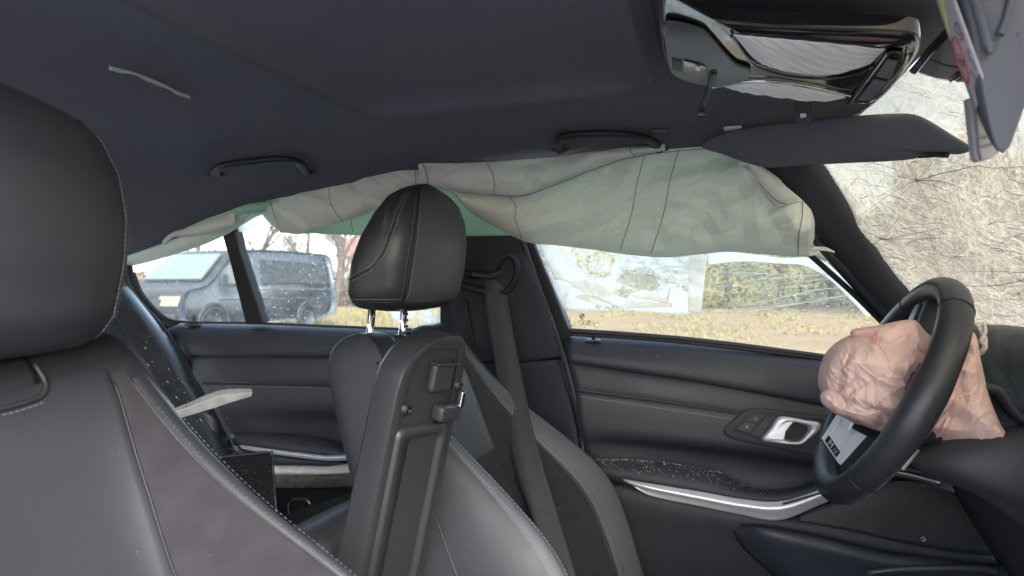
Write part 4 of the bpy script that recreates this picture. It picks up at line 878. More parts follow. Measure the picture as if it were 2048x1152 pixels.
# ================================================================== REAR BENCH AND WHAT LIES BY IT
def rear():
    t = thing('rear_bench', 'wet black leather rear bench with raised side bolster', 'car seat', (-.8, .3, .3))
    g = surf([CY_([(60, 560, .40), (120, 720, .40), (200, 900, .40), (260, 1040, .40)]), CY_([(150, 580, .50), (230, 720, .50), (320, 880, .50), (380, 1000, .50)]),
              CY_([(215, 590, .56), (290, 720, .56), (370, 850, .56), (430, 960, .56)]), CY_([(236, 570, .60), (322, 692, .60), (400, 820, .60), (452, 925, .60)]),
              CY_([(250, 570, .635), (340, 690, .635), (416, 815, .635), (462, 915, .635)]), CY_([(255, 575, .68), (345, 690, .68), (420, 810, .68), (470, 910, .68)])], 40, 40)
    gmesh('side_bolster', g, M['wet'], t, thick=.006)
    tube('seam_welt', [ev(g, u, .52) + Vector((.002, -.004, 0)) for u in np.linspace(.1, .95, 40)], .002, M['leather_clean'], t, n=6)
    tube('seam_welt', [ev(g, u, .30) + Vector((.002, -.004, 0)) for u in np.linspace(.1, .95, 40)], .002, M['leather_clean'], t, n=6)
    rnd = random.Random(3); vs = []; fs = []
    for _ in range(110):
        p = ev(g, rnd.uniform(.25, .8), rnd.uniform(.25, .75)); r = rnd.uniform(.0010, .0030); k = len(vs); c = p + Vector((.004, -.005, .002)); L_ = rnd.choice((1, 1, 1.4, 2.6))
        d1 = Vector((.55, .1, -.8)).normalized(); d2 = Vector((.5, .8, .3)).normalized(); nn = Vector((.6, -.7, .4)).normalized()
        for i in range(7): aa = 2*math.pi*i/7; vs.append(c + d1*math.cos(aa)*r*L_ + d2*math.sin(aa)*r*.8)
        vs.append(c + nn*r*.7); fs += [(k+i, k+(i+1) % 7, k+7) for i in range(7)]
    o = link('water_drops', pydata('water_drops', vs, fs), mat('clear_water', (.035, .037, .04), .03, spec=.9), t); o['kind'] = 'stuff'
    cu = surf([[Vector((-.72, y, .42)) for y in (-.62, 0, .58)], [Vector((-.70, y, .50)) for y in (-.62, 0, .58)], [Vector((-.45, y, .52)) for y in (-.62, 0, .58)], [Vector((-.24, y, .50)) for y in (-.62, 0, .58)], [Vector((-.20, y, .44)) for y in (-.62, 0, .58)], [Vector((-.22, y, .30)) for y in (-.62, 0, .58)]], 20, 24)
    gmesh('cushion', cu, M['leather_clean'], t, thick=.006)
    bk = surf([[Vector((-.72, y, .46)) for y in (-.62, 0, .45)], [Vector((-.80, y, .70)) for y in (-.62, 0, .45)], [Vector((-.92, y, 1.0)) for y in (-.62, 0, .45)], [Vector((-1.0, y, 1.02)) for y in (-.62, 0, .45)]], 20, 20)
    gmesh('backrest', bk, M['leather'], t, thick=.006)
    gmesh('corner_pad', surf([CY_([(330, 810, .62), (345, 900, .62)]), CY_([(400, 815, .60), (400, 930, .60)]), CY_([(432, 838, .61), (436, 935, .61)]), CY_([(444, 870, .65), (446, 940, .65)])], 12, 16), M['leather_clean'], t, thick=.006)
    c = thing('rear_pillar', 'dark sloping rear pillar trim beside the rear bench', 'pillar', G(270, 620))
    gmesh('pillar_trim', surf([CG([(225, 430), (236, 540), (252, 600), (330, 700), (400, 810), (470, 920)], -.05), CG([(240, 430), (252, 560), (275, 605), (350, 700), (420, 808), (482, 915)], -.06), CG([(250, 430), (262, 555), (300, 615), (366, 700), (432, 806), (490, 910)], -.03)], 40, 12), M['dark'], c, thick=.005)
    tube('body_seal', CG([(250, 575), (275, 602), (330, 662), (395, 760), (450, 850), (482, 905)], -.07), .007, M['dark'], c, n=8, res=30)
    # bent grey trim strip sticking out
    b = thing('trim_strip', 'broken pale grey trim strip lying bent across the rear bench', 'trim strip', PY(430, 815, .34))
    g = surf([CY_([(340, 822, .30), (380, 806, .315), (420, 788, .33), (450, 780, .34), (502, 779, .36)]), CY_([(342, 828, .29), (382, 815, .305), (424, 799, .32), (452, 791, .33), (505, 784, .35)]), CY_([(352, 838, .295), (386, 828, .31), (430, 815, .325), (460, 805, .335), (503, 792, .352)])], 30, 9, lin=True)
    for i in range(30): g[:, i, 2] += .0008*fb(i*.9, 2)
    gmesh('strip', g, M['broken'], b, thick=.004, bevel=.001)
    tube('bright_edge', [ev(g, u, .5) + Vector((0, -.003, .001)) for u in np.linspace(.02, .7, 30)], .0012, M['white'], b, n=5)
    f = thing('carpet_flap', 'black carpet covered flap standing up beside the rear bench', 'flap', PY(500, 980, .30))
    slab('flap_board', CY_([(440, 915, .33), (545, 904, .33), (549, 985, .33), (552, 1030, .33), (545, 1050, .33), (440, 1060, .33)]), (-.02, .012, 0), M['carpet'], f, .004)
    tube('flap_edge', CY_([(440, 914, .33), (545, 903, .33), (550, 985, .33), (553, 1030, .33)]), .002, M['leather_clean'], f, n=6)
    s = thing('door_sill', 'pale metal door sill strip with scuffed dark step below the rear door', 'door sill', PY(630, 950, .62))
    gmesh('sill_plate', surf([CY_([(500, 932, .63), (600, 932, .63), (660, 933, .63), (760, 920, .63)]), CY_([(500, 936, .615), (600, 937, .615), (660, 938, .615), (760, 925, .615)]), CY_([(500, 946, .612), (600, 947, .612), (660, 948, .612), (760, 940, .612)]), CY_([(500, 949, .62), (600, 950, .62), (660, 951, .62), (760, 943, .62)])], 30, 12), M['alu'], s, thick=.003)
    gmesh('sill_step', surf([CY_([(480, 949, .618), (600, 950, .618), (760, 944, .618)]), CY_([(480, 955, .60), (600, 956, .60), (760, 950, .60)]), CY_([(480, 976, .60), (600, 977, .60), (760, 972, .60)])], 30, 8), mat('scuffed_step', (.035, .033, .031), .7, mottle=(60, (.09, .085, .075)), bump=(200, .5, .001)), s, thick=.004)
    gmesh('sill_carpet', surf([CY_([(480, 974, .61), (600, 976, .61), (760, 972, .61)]), CY_([(480, 1000, .50), (600, 1000, .50), (760, 990, .50)]), CY_([(480, 1060, .42), (600, 1060, .42), (760, 1040, .42)])], 30, 8), M['carpet'], s, thick=.004)
    gmesh('floor_mat', surf([CY_([(560, 1040, .30), (620, 1010, .40), (720, 980, .42)]), CY_([(560, 1062, .27), (640, 1030, .36), (720, 985, .38)]), CY_([(575, 1062, .24), (640, 1035, .30), (720, 990, .33)])], 20, 8), M['carpet'], s, thick=.004)
    r = thing('anchor_ring', 'small black wire anchor ring on the rear floor carpet', 'ring', PY(600, 1030, .40))
    tube('ring_wire', CY_([(582, 1040, .40), (578, 1015, .40), (583, 1003, .40), (600, 999, .40), (616, 1002, .40), (622, 1012, .40), (626, 1030, .40)]), .003, M['gloss'], r, n=8, res=30)
    p = thing('tunnel_cover', 'smooth black curved tunnel cover behind the armrest lid', 'cover', PY(640, 1060, .2))
    gmesh('cover_panel', surf([CY_([(540, 1080, .20), (600, 1050, .24), (660, 1020, .28), (740, 985, .30)]), CY_([(550, 1095, .17), (620, 1062, .20), (680, 1030, .24), (750, 1000, .26)]), CY_([(580, 1150, .16), (640, 1110, .18), (700, 1080, .22), (760, 1050, .24)]), CY_([(600, 1240, .16), (660, 1200, .18), (720, 1170, .22), (780, 1140, .24)])], 24, 16), M['leather_clean'], p, thick=.005)
rear()

# ================================================================== CURTAIN AIRBAG
def curtain():
    t = thing('curtain_airbag', 'deflated pale green curtain airbag hanging along the roof rail above both doors', 'airbag', G(1000, 380, -.05))
    def sheet(name, top, bot, m, off, bulge, seed, nu=90, nv=26, fold=.006, roll=0.0):
        a, b = cr([(p[0], p[1], 0) for p in top], nu), cr([(p[0], p[1], 0) for p in bot], nu); g = np.zeros((nv, nu, 3))
        for j in range(nv):
            v = j/(nv-1); prof = math.sin(math.pi*min(1, v*1.02))**.7
            if j == 0: cz = crz(seed+40.5, 1.0, 1); cz_ = cz; cz = (lambda X, Y: 1.5*cz_(X*.75+Y*.35, Y*.9-X*.2))
            for i in range(nu):
                q = a[i]*(1-v)+b[i]*v; x, y = q[0], q[1]
                f = fold*(fb(x*.006+seed, y*.010, seed, 2)*1.1 + cz(x, y))
                endt = min(1, min(i, nu-1-i)/5)
                g[j, i] = G(x, y, off - bulge*prof*endt - f*min(1, prof*1.6) + roll*v)
        # turn the hem under so that the cloth has an edge
        hem = g[-1].copy(); hem[:, 1] += .012; hem[:, 2] += .006; g = np.vstack([g, hem[None]])
        o = gmesh(name, g, m, t, thick=.0012); return g
    A = sheet('tail_panel', [(225, 512), (300, 476), (380, 440), (450, 412), (530, 398), (566, 392)], [(225, 540), (300, 523), (350, 508), (400, 492), (450, 470), (490, 446), (515, 432), (545, 424)], M['curtain'], -.035, .02, 1)
    A2 = sheet('tail_fold', [(350, 455), (420, 428), (480, 410), (540, 402), (560, 400)], [(360, 468), (430, 442), (480, 428), (520, 424), (545, 420)], M['curtain_glow'], -.070, .012, 2, nu=50, nv=14, fold=.004)
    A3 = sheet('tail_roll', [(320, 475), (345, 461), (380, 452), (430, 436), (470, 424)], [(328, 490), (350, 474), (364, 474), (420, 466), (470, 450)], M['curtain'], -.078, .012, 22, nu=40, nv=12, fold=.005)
    B2 = sheet('lower_panel', [(555, 430), (700, 380), (850, 360), (1000, 370), (1075, 400)], [(560, 464), (640, 467), (730, 470), (860, 472), (1030, 470), (1056, 462)], M['curtain_glow'], -.052, .006, 3, fold=.002)
    B = sheet('middle_panel', [(515, 402), (580, 384), (680, 358), (770, 332), (830, 336), (900, 342), (1000, 340)], [(522, 424), (540, 446), (562, 462), (600, 468), (660, 456), (720, 436), (780, 408), (840, 384), (900, 378), (1000, 392)], M['curtain'], -.05, .028, 4, nu=160, nv=46, fold=.009)
    C = sheet('front_panel', [(892, 372), (930, 378), (970, 384), (1040, 386), (1100, 366), (1180, 336), (1260, 308), (1340, 294), (1420, 290), (1470, 300), (1520, 330), (1570, 362), (1612, 402), (1630, 430)],
              [(920, 404), (950, 432), (990, 456), (1030, 474), (1064, 486), (1110, 490), (1180, 498), (1250, 508), (1330, 514), (1400, 508), (1460, 503), (1540, 509), (1590, 513), (1628, 511)], M['curtain'], -.05, .034, 6, nu=260, nv=70, fold=.0075)
    C2 = sheet('top_roll', [(836, 326), (900, 326), (1000, 322), (1100, 314), (1160, 306), (1240, 296), (1330, 288)], [(842, 368), (900, 380), (950, 386), (1000, 392), (1050, 392), (1100, 374), (1180, 342), (1250, 318), (1330, 300)], M['curtain'], -.088, .018, 7, nu=160, nv=40, fold=.007)
    Dd = sheet('end_flap', [(1480, 318), (1510, 330), (1550, 356), (1590, 388), (1606, 402)], [(1484, 332), (1502, 346), (1522, 378), (1548, 410), (1562, 414)], M['curtain'], -.10, .008, 8, nu=40, nv=16, fold=.004)
    tube('flap_knot', CG([(1478, 328), (1490, 325), (1500, 328), (1506, 338)], -.112), .007, M['curtain'], t, n=10, res=14)
    def seam(g, pts, lift=.0025):
        uv = cr([(u, v, 0) for u, v in pts], 40); P = [ev(g, min(.999, u), min(.999, v)*(len(g)-2)/(len(g)-1)) for u, v, _ in uv]; tube('seam', [p + Vector((0, -lift, 0)) for p in P], .0006, M['seam'], t, n=5)
    # long fold seam and the cross seams of the chambers
    tube('seam', CG([(975, 388), (1040, 392), (1100, 374), (1180, 342), (1250, 318), (1320, 306), (1412, 297)], -.118), .0006, M['seam'], t, n=5, res=40)
    for u0, u1 in ((.515, .47), (.60, .555), (.155, .20), (.945, .955)): seam(C, [(u0, .03), (u0*.6+u1*.4+.004, .3), ((u0+u1)/2, .6), (u1, .97)])
    seam(C2, [(.28, .05), (.30, .5), (.295, .95)]); seam(C2, [(.86, .05), (.862, .5), (.88, .95)]); seam(C2, [(.02, .05), (.03, .5), (.03, .95)])
    seam(B, [(.055, .05), (.07, .5), (.10, .95)]); seam(B, [(.30, .04), (.31, .5), (.36, .95)]); seam(B, [(.66, .05), (.665, .5), (.67, .95)]); seam(B2, [(.30, .3), (.29, .6), (.295, .96)]); seam(B2, [(.90, .3), (.905, .96)])
    seam(A, [(.88, .1), (.86, .5), (.80, .9)]); seam(Dd, [(.4, .9), (.8, .8), (.97, .7)])
curtain()

# ================================================================== STEERING WHEEL, COLUMN, AIRBAG
SC = PY(1772, 780, .37); TILT = rad(27)
SWN = Vector((-math.cos(TILT), 0, math.sin(TILT))); SWU = Vector((math.sin(TILT), 0, math.cos(TILT))); SWV = Vector((0, 1, 0))
def steering():
    t = thing('steering_wheel', 'thick rimmed black leather steering wheel with silver spoke in front of the dashboard', 'steering wheel', SC)
    Rr, NA, NB = .170, 96, 20
    def rim(a, b, lift=0.0):
        c = SC + (SWU*math.cos(a) + SWV*math.sin(a))*Rr
        ro = SWU*math.cos(a) + SWV*math.sin(a)
        bump_ = .003*(sm(.35, .15, abs(abs(a)-math.pi/2)*1.0))
        return c + ro*math.cos(b)*(.0190+bump_+lift) + SWN*math.sin(b)*(.0220+bump_*.5+lift)
    vs = [rim(2*math.pi*i/NA-math.pi, 2*math.pi*j/NB) for i in range(NA) for j in range(NB)]; fs = []
    for i in range(NA):
        for j in range(NB): fs.append((i*NB+j, ((i+1) % NA)*NB+j, ((i+1) % NA)*NB+(j+1) % NB, i*NB+(j+1) % NB))
    rm = link('rim', pydata('rim', vs, fs), M['leather_clean'], t)
    for a in (-.62, -2.35, .62, 2.45):
        tube('rim_seam', [rim(a, b, .0003) for b in np.linspace(0, 2*math.pi, 25)], .0009, M['dark'], rm, n=5)
    def S_(u, v, n): return SC + SWU*u + SWV*v + SWN*n
    # hub and spokes
    hub = [S_(.072*math.cos(a)*1.05, .082*math.sin(a), 0) for a in np.linspace(0, 2*math.pi, 32, endpoint=False)]
    slab('hub', [p + SWN*-.02 for p in hub], SWN*.045, M['dark'], t, .012, smooth=True)
    def spoke(name, ang, w0, w1, m, n0, n1, r0, r1, th=.012):
        d = SWU*math.cos(ang) + SWV*math.sin(ang); e = SWN.cross(d)
        return slab(name, [SC+d*r0+e*w0+SWN*n0, SC+d*r1+e*w1+SWN*n1, SC+d*r1-e*w1+SWN*n1, SC+d*r0-e*w0+SWN*n0], SWN*-th, m, t, .004)
    for an in (math.radians(153), math.radians(-75), math.radians(20)):
        if abs(an-math.radians(153)) < .01:
            sp = spoke('spoke', an, .030, .026, M['doorlow'], -.012, -.010, .055, .160, .02)
            d = SWU*math.cos(an) + SWV*math.sin(an); e = SWN.cross(d); kt = .75*(1 if e.dot(SWV) > 0 else -1)
            T_ = lambda r, w, n: SC + d*(r*.93) + e*w*.9 + SWN*(n - .016 + kt*w*.9)
            pl = slab('spoke_trim', [T_(.052, .030, .028), T_(.158, .024, .026), T_(.158, -.024, .026), T_(.052, -.030, .028)], SWN*-.006, mat('sky_lit_silver', (.78, .78, .79), .32, .15), t, .003)  # whitened silver: the sky's reflection is put into its colour
            slab('spoke_flank', [T_(.052, -.030*(1 if kt > 0 else -1), .022), T_(.158, -.024*(1 if kt > 0 else -1), .020), SC+d*.148-SWV*.026-SWN*.03, SC+d*.052-SWV*.032-SWN*.03], SWV*.004, M['leather_pale'], t, .001)
            for k in (-1, 1): tube('trim_groove', [T_(r, k*(.014-.02*(r-.06)), .0272) for r in (.07, .10, .135)], .0008, M['silver'], pl, n=5)
            bd = slab('badge', [T_(.139, .0155, .0272), T_(.153, .0155, .0270), T_(.153, -.0155, .0270), T_(.139, -.0155, .0272)], SWN*-.0008, M['dark'], t, 0)
            ee = (e + SWN*kt).normalized(); nn_ = d.cross(ee) if d.cross(ee).dot(SWN) > 0 else ee.cross(d)
            up_ = d if ee.cross(d).dot(nn_) > 0 else -d
            MM = Matrix((ee, up_, nn_)).transposed().to_4x4(); MM.translation = T_(.146, -.003, .0280)
            text('badge_letter', 'M', .0155, MM @ Matrix.Rotation(0 if up_.dot(SWU) > 0 else math.pi, 4, 'Z'), M['white'], bd, .0003)
            for j, cc in enumerate(((.15, .35, .65), (.05, .08, .25), (.6, .08, .08))):
                w0_ = .0130-.0026*j
                slab('badge_stripe', [T_(.142, w0_, .0278), T_(.150, w0_-.0015, .0278), T_(.150, w0_-.0033, .0278), T_(.142, w0_-.0018, .0278)], SWN*-.0004, mat('stripe_%d' % j, cc, .5), bd, 0)
        else:
            spoke('spoke', an, .034, .028, M['doorlow'], .004, .006, .055, .160, .028); spoke('spoke_trim', an, .018, .010, M['satin'], .0085, .0095, .065, .150, .004)
    slab('hub_trim', [S_(-.078, .02, .026), S_(-.05, .052, .026), S_(-.042, .046, .026), S_(-.062, .018, .026), S_(-.064, -.03, .026), S_(-.078, -.03, .026)], SWN*-.004, M['silver'], t, .001)
    c = thing('steering_column', 'black steering column shroud with silver tipped stalk behind the wheel', 'steering column', SC - SWN*.1)
    tube('shroud', [SC - SWN*.035, SC - SWN*.06, SC - SWN*.15, SC - SWN*.30], lambda u: .050+.018*u, M['doorlow'], c, n=20)
    tube('stalk_tip', CY_([(1800, 936, .25), (1815, 918, .25), (1832, 896, .25)]), .0055, M['silver'], c, n=12)
steering()

def airbag():
    t = thing('driver_airbag', 'crumpled pink deflated airbag spilling out of the steering wheel hub', 'airbag', SC)
    pillow('main_lobe', [(1636, 765), (1648, 712), (1680, 680), (1730, 662), (1790, 652), (1828, 642), (1852, 668), (1880, 700), (1885, 770), (1870, 830), (1830, 866), (1790, 868), (1752, 856), (1712, 848), (1678, 828), (1655, 806)], lambda x, y: .36+.02*math.sin(x*.01), .092, M['pink'], t, N=260, K=80, crease=crz(1.3, .019), power=.42)
    pillow('lower_roll', [(1640, 790), (1660, 775), (1720, 782), (1790, 800), (1840, 830), (1838, 862), (1790, 868), (1745, 858), (1705, 842), (1668, 826), (1645, 808)], lambda x, y: .305, .035, M['pink'], t, N=200, K=50, crease=crz(2.6, .012), power=.5)
    pillow('upper_fold', [(1700, 664), (1760, 650), (1828, 640), (1852, 664), (1878, 690), (1850, 716), (1790, 712), (1740, 700)], lambda x, y: .315, .035, M['pink'], t, N=150, K=40, crease=crz(3.9, .012), power=.5)
    pillow('hanging_lobe', [(1858, 680), (1890, 656), (1925, 658), (1950, 668), (1962, 720), (1978, 790), (2002, 850), (2022, 884), (1990, 905), (1950, 918), (1915, 915), (1870, 896), (1838, 884), (1820, 900), (1816, 880), (1835, 840)], lambda x, y: .34-.0004*(x-1900), .05, M['pink'], t, N=240, K=70, crease=crz(5.2, .016), power=.55)
    pillow('hanging_fold', [(1878, 720), (1905, 730), (1922, 770), (1915, 800), (1880, 840), (1850, 880), (1822, 900), (1818, 884), (1840, 840), (1862, 790)], lambda x, y: .30, .028, M['pink'], t, N=130, K=34, crease=crz(6.8, .012), power=.55)
    for dx in (0, 5):
        tube('red_stripe', [PY(1752+dx, 661-dx*.2, .282), PY(1748+dx, 672, .268), PY(1744+dx, 685, .258)], .0006, M['redstripe'], t, n=5, res=10)
    # rolled seam with gathered stitches
    stitch('gather_stitching', [PY(x, y, d) for x, y, d in cr([(1742, 690, .262), (1748, 720, .255), (1758, 750, .252), (1778, 772, .252), (1795, 785, .255)], 30)], (0, -1, 0), mat('pink_thread', (.55, .34, .30), .8), t, .004, .0014, .0016)
    k = thing('twisted_cord', 'short twisted white cord hanging on the dashboard above the airbag', 'cord', PY(1960, 670, .40))
    tube('cord_strand', CY_([(1946, 646, .37), (1956, 650, .37), (1962, 662, .36), (1970, 680, .36), (1968, 696, .36), (1958, 708, .37)]), .0035, M['cord'], k, n=8, res=30)
    tube('cord_strand', CY_([(1952, 652, .365), (1966, 648, .365), (1970, 664, .355), (1962, 682, .355), (1972, 694, .36), (1964, 706, .37)]), .0028, M['cord'], k, n=8, res=30)
airbag()

# ================================================================== DASHBOARD
def dash():
    t = thing('dashboard', 'dusty black dashboard with instrument hood behind the steering wheel', 'dashboard', (1.1, .2, .6))
    prof = [(1.32, .90), (1.15, .955), (1.04, .985), (.985, .992), (.972, .982), (.975, .95), (1.00, .88), (1.01, .84)]
    g = surf([[Vector((x+.02*(abs(y)/.7)**2*0, y, z - .004*math.sin(y*9))) for y in np.linspace(-.68, .70, 12)] for x, z in prof], 40, 40)
    gmesh('upper_pad', g, mat('dusty_dash', (.055, .053, .052), .6, mottle=(16, (.17, .15, .13)), bump=(400, .4, .001)), t, thick=.006)
    g = surf([[Vector((x, y, z)) for y in np.linspace(-.68, .70, 12)] for x, z in ((1.012, .842), (.985, .82), (.96, .78), (.965, .70), (1.0, .62), (1.06, .52), (1.12, .40))], 40, 30)
    gmesh('knee_panel', g, M['doorlow'], t, thick=.006)
    gmesh('hood_edge', surf([CY_([(1945, 800, .33), (1985, 790, .33), (2020, 830, .33), (2080, 880, .33)]), CY_([(1950, 770, .31), (2000, 778, .30), (2040, 830, .30), (2090, 860, .30)]), CY_([(1985, 775, .36), (2010, 800, .36), (2046, 835, .36), (2095, 850, .36)])], 24, 12), M['doorlow'], t, thick=.006)
    gmesh('lower_shroud', surf([CY_([(1800, 905, .36), (1900, 870, .36), (2000, 850, .36), (2090, 840, .36)]), CY_([(1815, 920, .30), (1900, 905, .27), (2000, 890, .26), (2090, 880, .26)]), CY_([(1850, 945, .30), (1930, 960, .26), (2010, 985, .25), (2090, 1010, .25)]), CY_([(1880, 955, .36), (1950, 985, .33), (2020, 1030, .32), (2090, 1080, .32)])], 30, 20), M['doorlow'], t, thick=.006)
    for k, (p0, p1) in enumerate((((1770, 940), (1880, 966)), ((1775, 947), (1870, 968)), ((1790, 936), (1868, 953)))):
        tube('vent_blade', CY_([(p0[0], p0[1], .64), ((p0[0]+p1[0])/2, (p0[1]+p1[1])/2-2, .64), (p1[0], p1[1], .64)]), .0026, M['satin'] if k else M['silver'], t, n=6, res=12)
dash()

# ================================================================== WINDSCREEN
WL = [(1622, 300), (1660, 365), (1712, 470), (1785, 572), (1845, 640), (1870, 690)]
def windscreen():
    t = thing('windscreen', 'shattered laminated windscreen covered in a dense web of cracks', 'windscreen', (.9, .4, 1.0))
    left = V(cr([PY(1622, 285, .60), PY(1660, 365, .635), PY(1712, 470, .67), PY(1785, 572, .71), PY(1845, 645, .73), PY(1880, 700, .735)], 30))
    cols = []
    for y in np.linspace(0, 1, 30):
        col = []
        for i, p in enumerate(left):
            yy = p.y*(1-y) + (-.62)*y; b = .10*math.sin(math.pi*min(1, (p.y-yy)/1.3)); sag = -.012*fb(yy*5, i*.2, 3)
            col.append((p.x + b + .02*(i/29) + sag, yy, p.z + .03*math.sin(math.pi*min(1, (p.y-yy)/1.3)) + sag))
        cols.append(col)
    g = np.array(cols); gmesh('laminated_pane', g, M['cracked'], t, thick=.003)
    rnd = random.Random(11); dk = ([], []); pl = ([], [])
    def pt(u, v): u = min(1, max(0, u)); v = min(1, max(0, v)); return ev(g, v, u) + Vector((-.003, 0, -.0015))      # u across, v down
    def crack(u, v, ang, ln, w, store, wig=.5):
        vs, fs = store; n = max(3, int(ln/.012)); prev = None
        for i in range(n+1):
            p = pt(u, v); s = w*(1-.75*i/n); q = Vector((0, 0, 0))
            a = (p + Vector((0, s*math.sin(ang), s*math.cos(ang)*.8)), p - Vector((0, s*math.sin(ang), s*math.cos(ang)*.8)))
            if prev is not None:
                k = len(vs); vs += [prev[0], prev[1], a[1], a[0]]; fs.append((k, k+1, k+2, k+3))
            prev = a; ang += rnd.uniform(-wig, wig)*.6; u += math.cos(ang)*.012/1.3; v += math.sin(ang)*.012/.52
            if not (0 < u < 1 and 0 < v < 1): break
    for _ in range(120): crack(rnd.uniform(.0, .62), rnd.uniform(.02, .38), rnd.gauss(.95, .25), rnd.uniform(.06, .30), rnd.uniform(.0003, .0007), dk, .22)
    for _ in range(420): crack(rnd.uniform(.0, .6), rnd.uniform(.2, .98), rnd.uniform(0, 6.28), rnd.uniform(.03, .13), rnd.uniform(.0003, .0006), dk, .35)
    for cu_, cv_ in ((.30, .72), (.06, .45), (.50, .50), (.20, .30)):                 # impact centres: spokes and broken rings
        for k in range(46): crack(cu_, cv_, k*.137+rnd.gauss(0, .05), rnd.uniform(.06, .34), rnd.uniform(.0004, .0009), dk if k % 2 else pl, .12)
        for rr_ in (.03, .055, .085, .12, .16):
            for k in range(26):
                a_ = k*.2417+rnd.gauss(0, .1); crack(cu_+math.cos(a_)*rr_/1.3, cv_+math.sin(a_)*rr_/.52, a_+1.57+rnd.gauss(0, .25), rr_*.32, rnd.uniform(.0003, .0007), dk if k % 3 else pl, .1)
    for _ in range(450): crack(rnd.uniform(.0, .6), rnd.uniform(.3, .98), rnd.choice((.6, 2.4, 1.5))+rnd.gauss(0, .25), rnd.uniform(.03, .16), rnd.uniform(.0005, .0013), pl, .25)
    for nm, st, m in (('dark_crack_web', dk, M['crackdark']), ('pale_crack_web', pl, M['crackpale'])):
        o = link(nm, pydata(nm, *st), m, t, smooth=False); o['kind'] = 'stuff'
    # dotted band along the top edge
    vs = []; fs = []
    for v in np.linspace(.004, .10, 16):
        for u in np.linspace(.02, .62, 230):
            p = pt(u + (.0013 if int(v*1000) % 2 else 0), v) + Vector((-.0012, 0, -.0006)); r = .00085*(1-v*4); k = len(vs)
            vs += [p + Vector((0, r*math.cos(a), r*math.sin(a))) for a in (0, 1.57, 3.14, 4.71)]; fs.append((k, k+1, k+2, k+3))
    o = link('dot_band', pydata('dot_band', vs, fs), M['dark'], t, smooth=False); o['kind'] = 'stuff'
    return g
WG = windscreen()

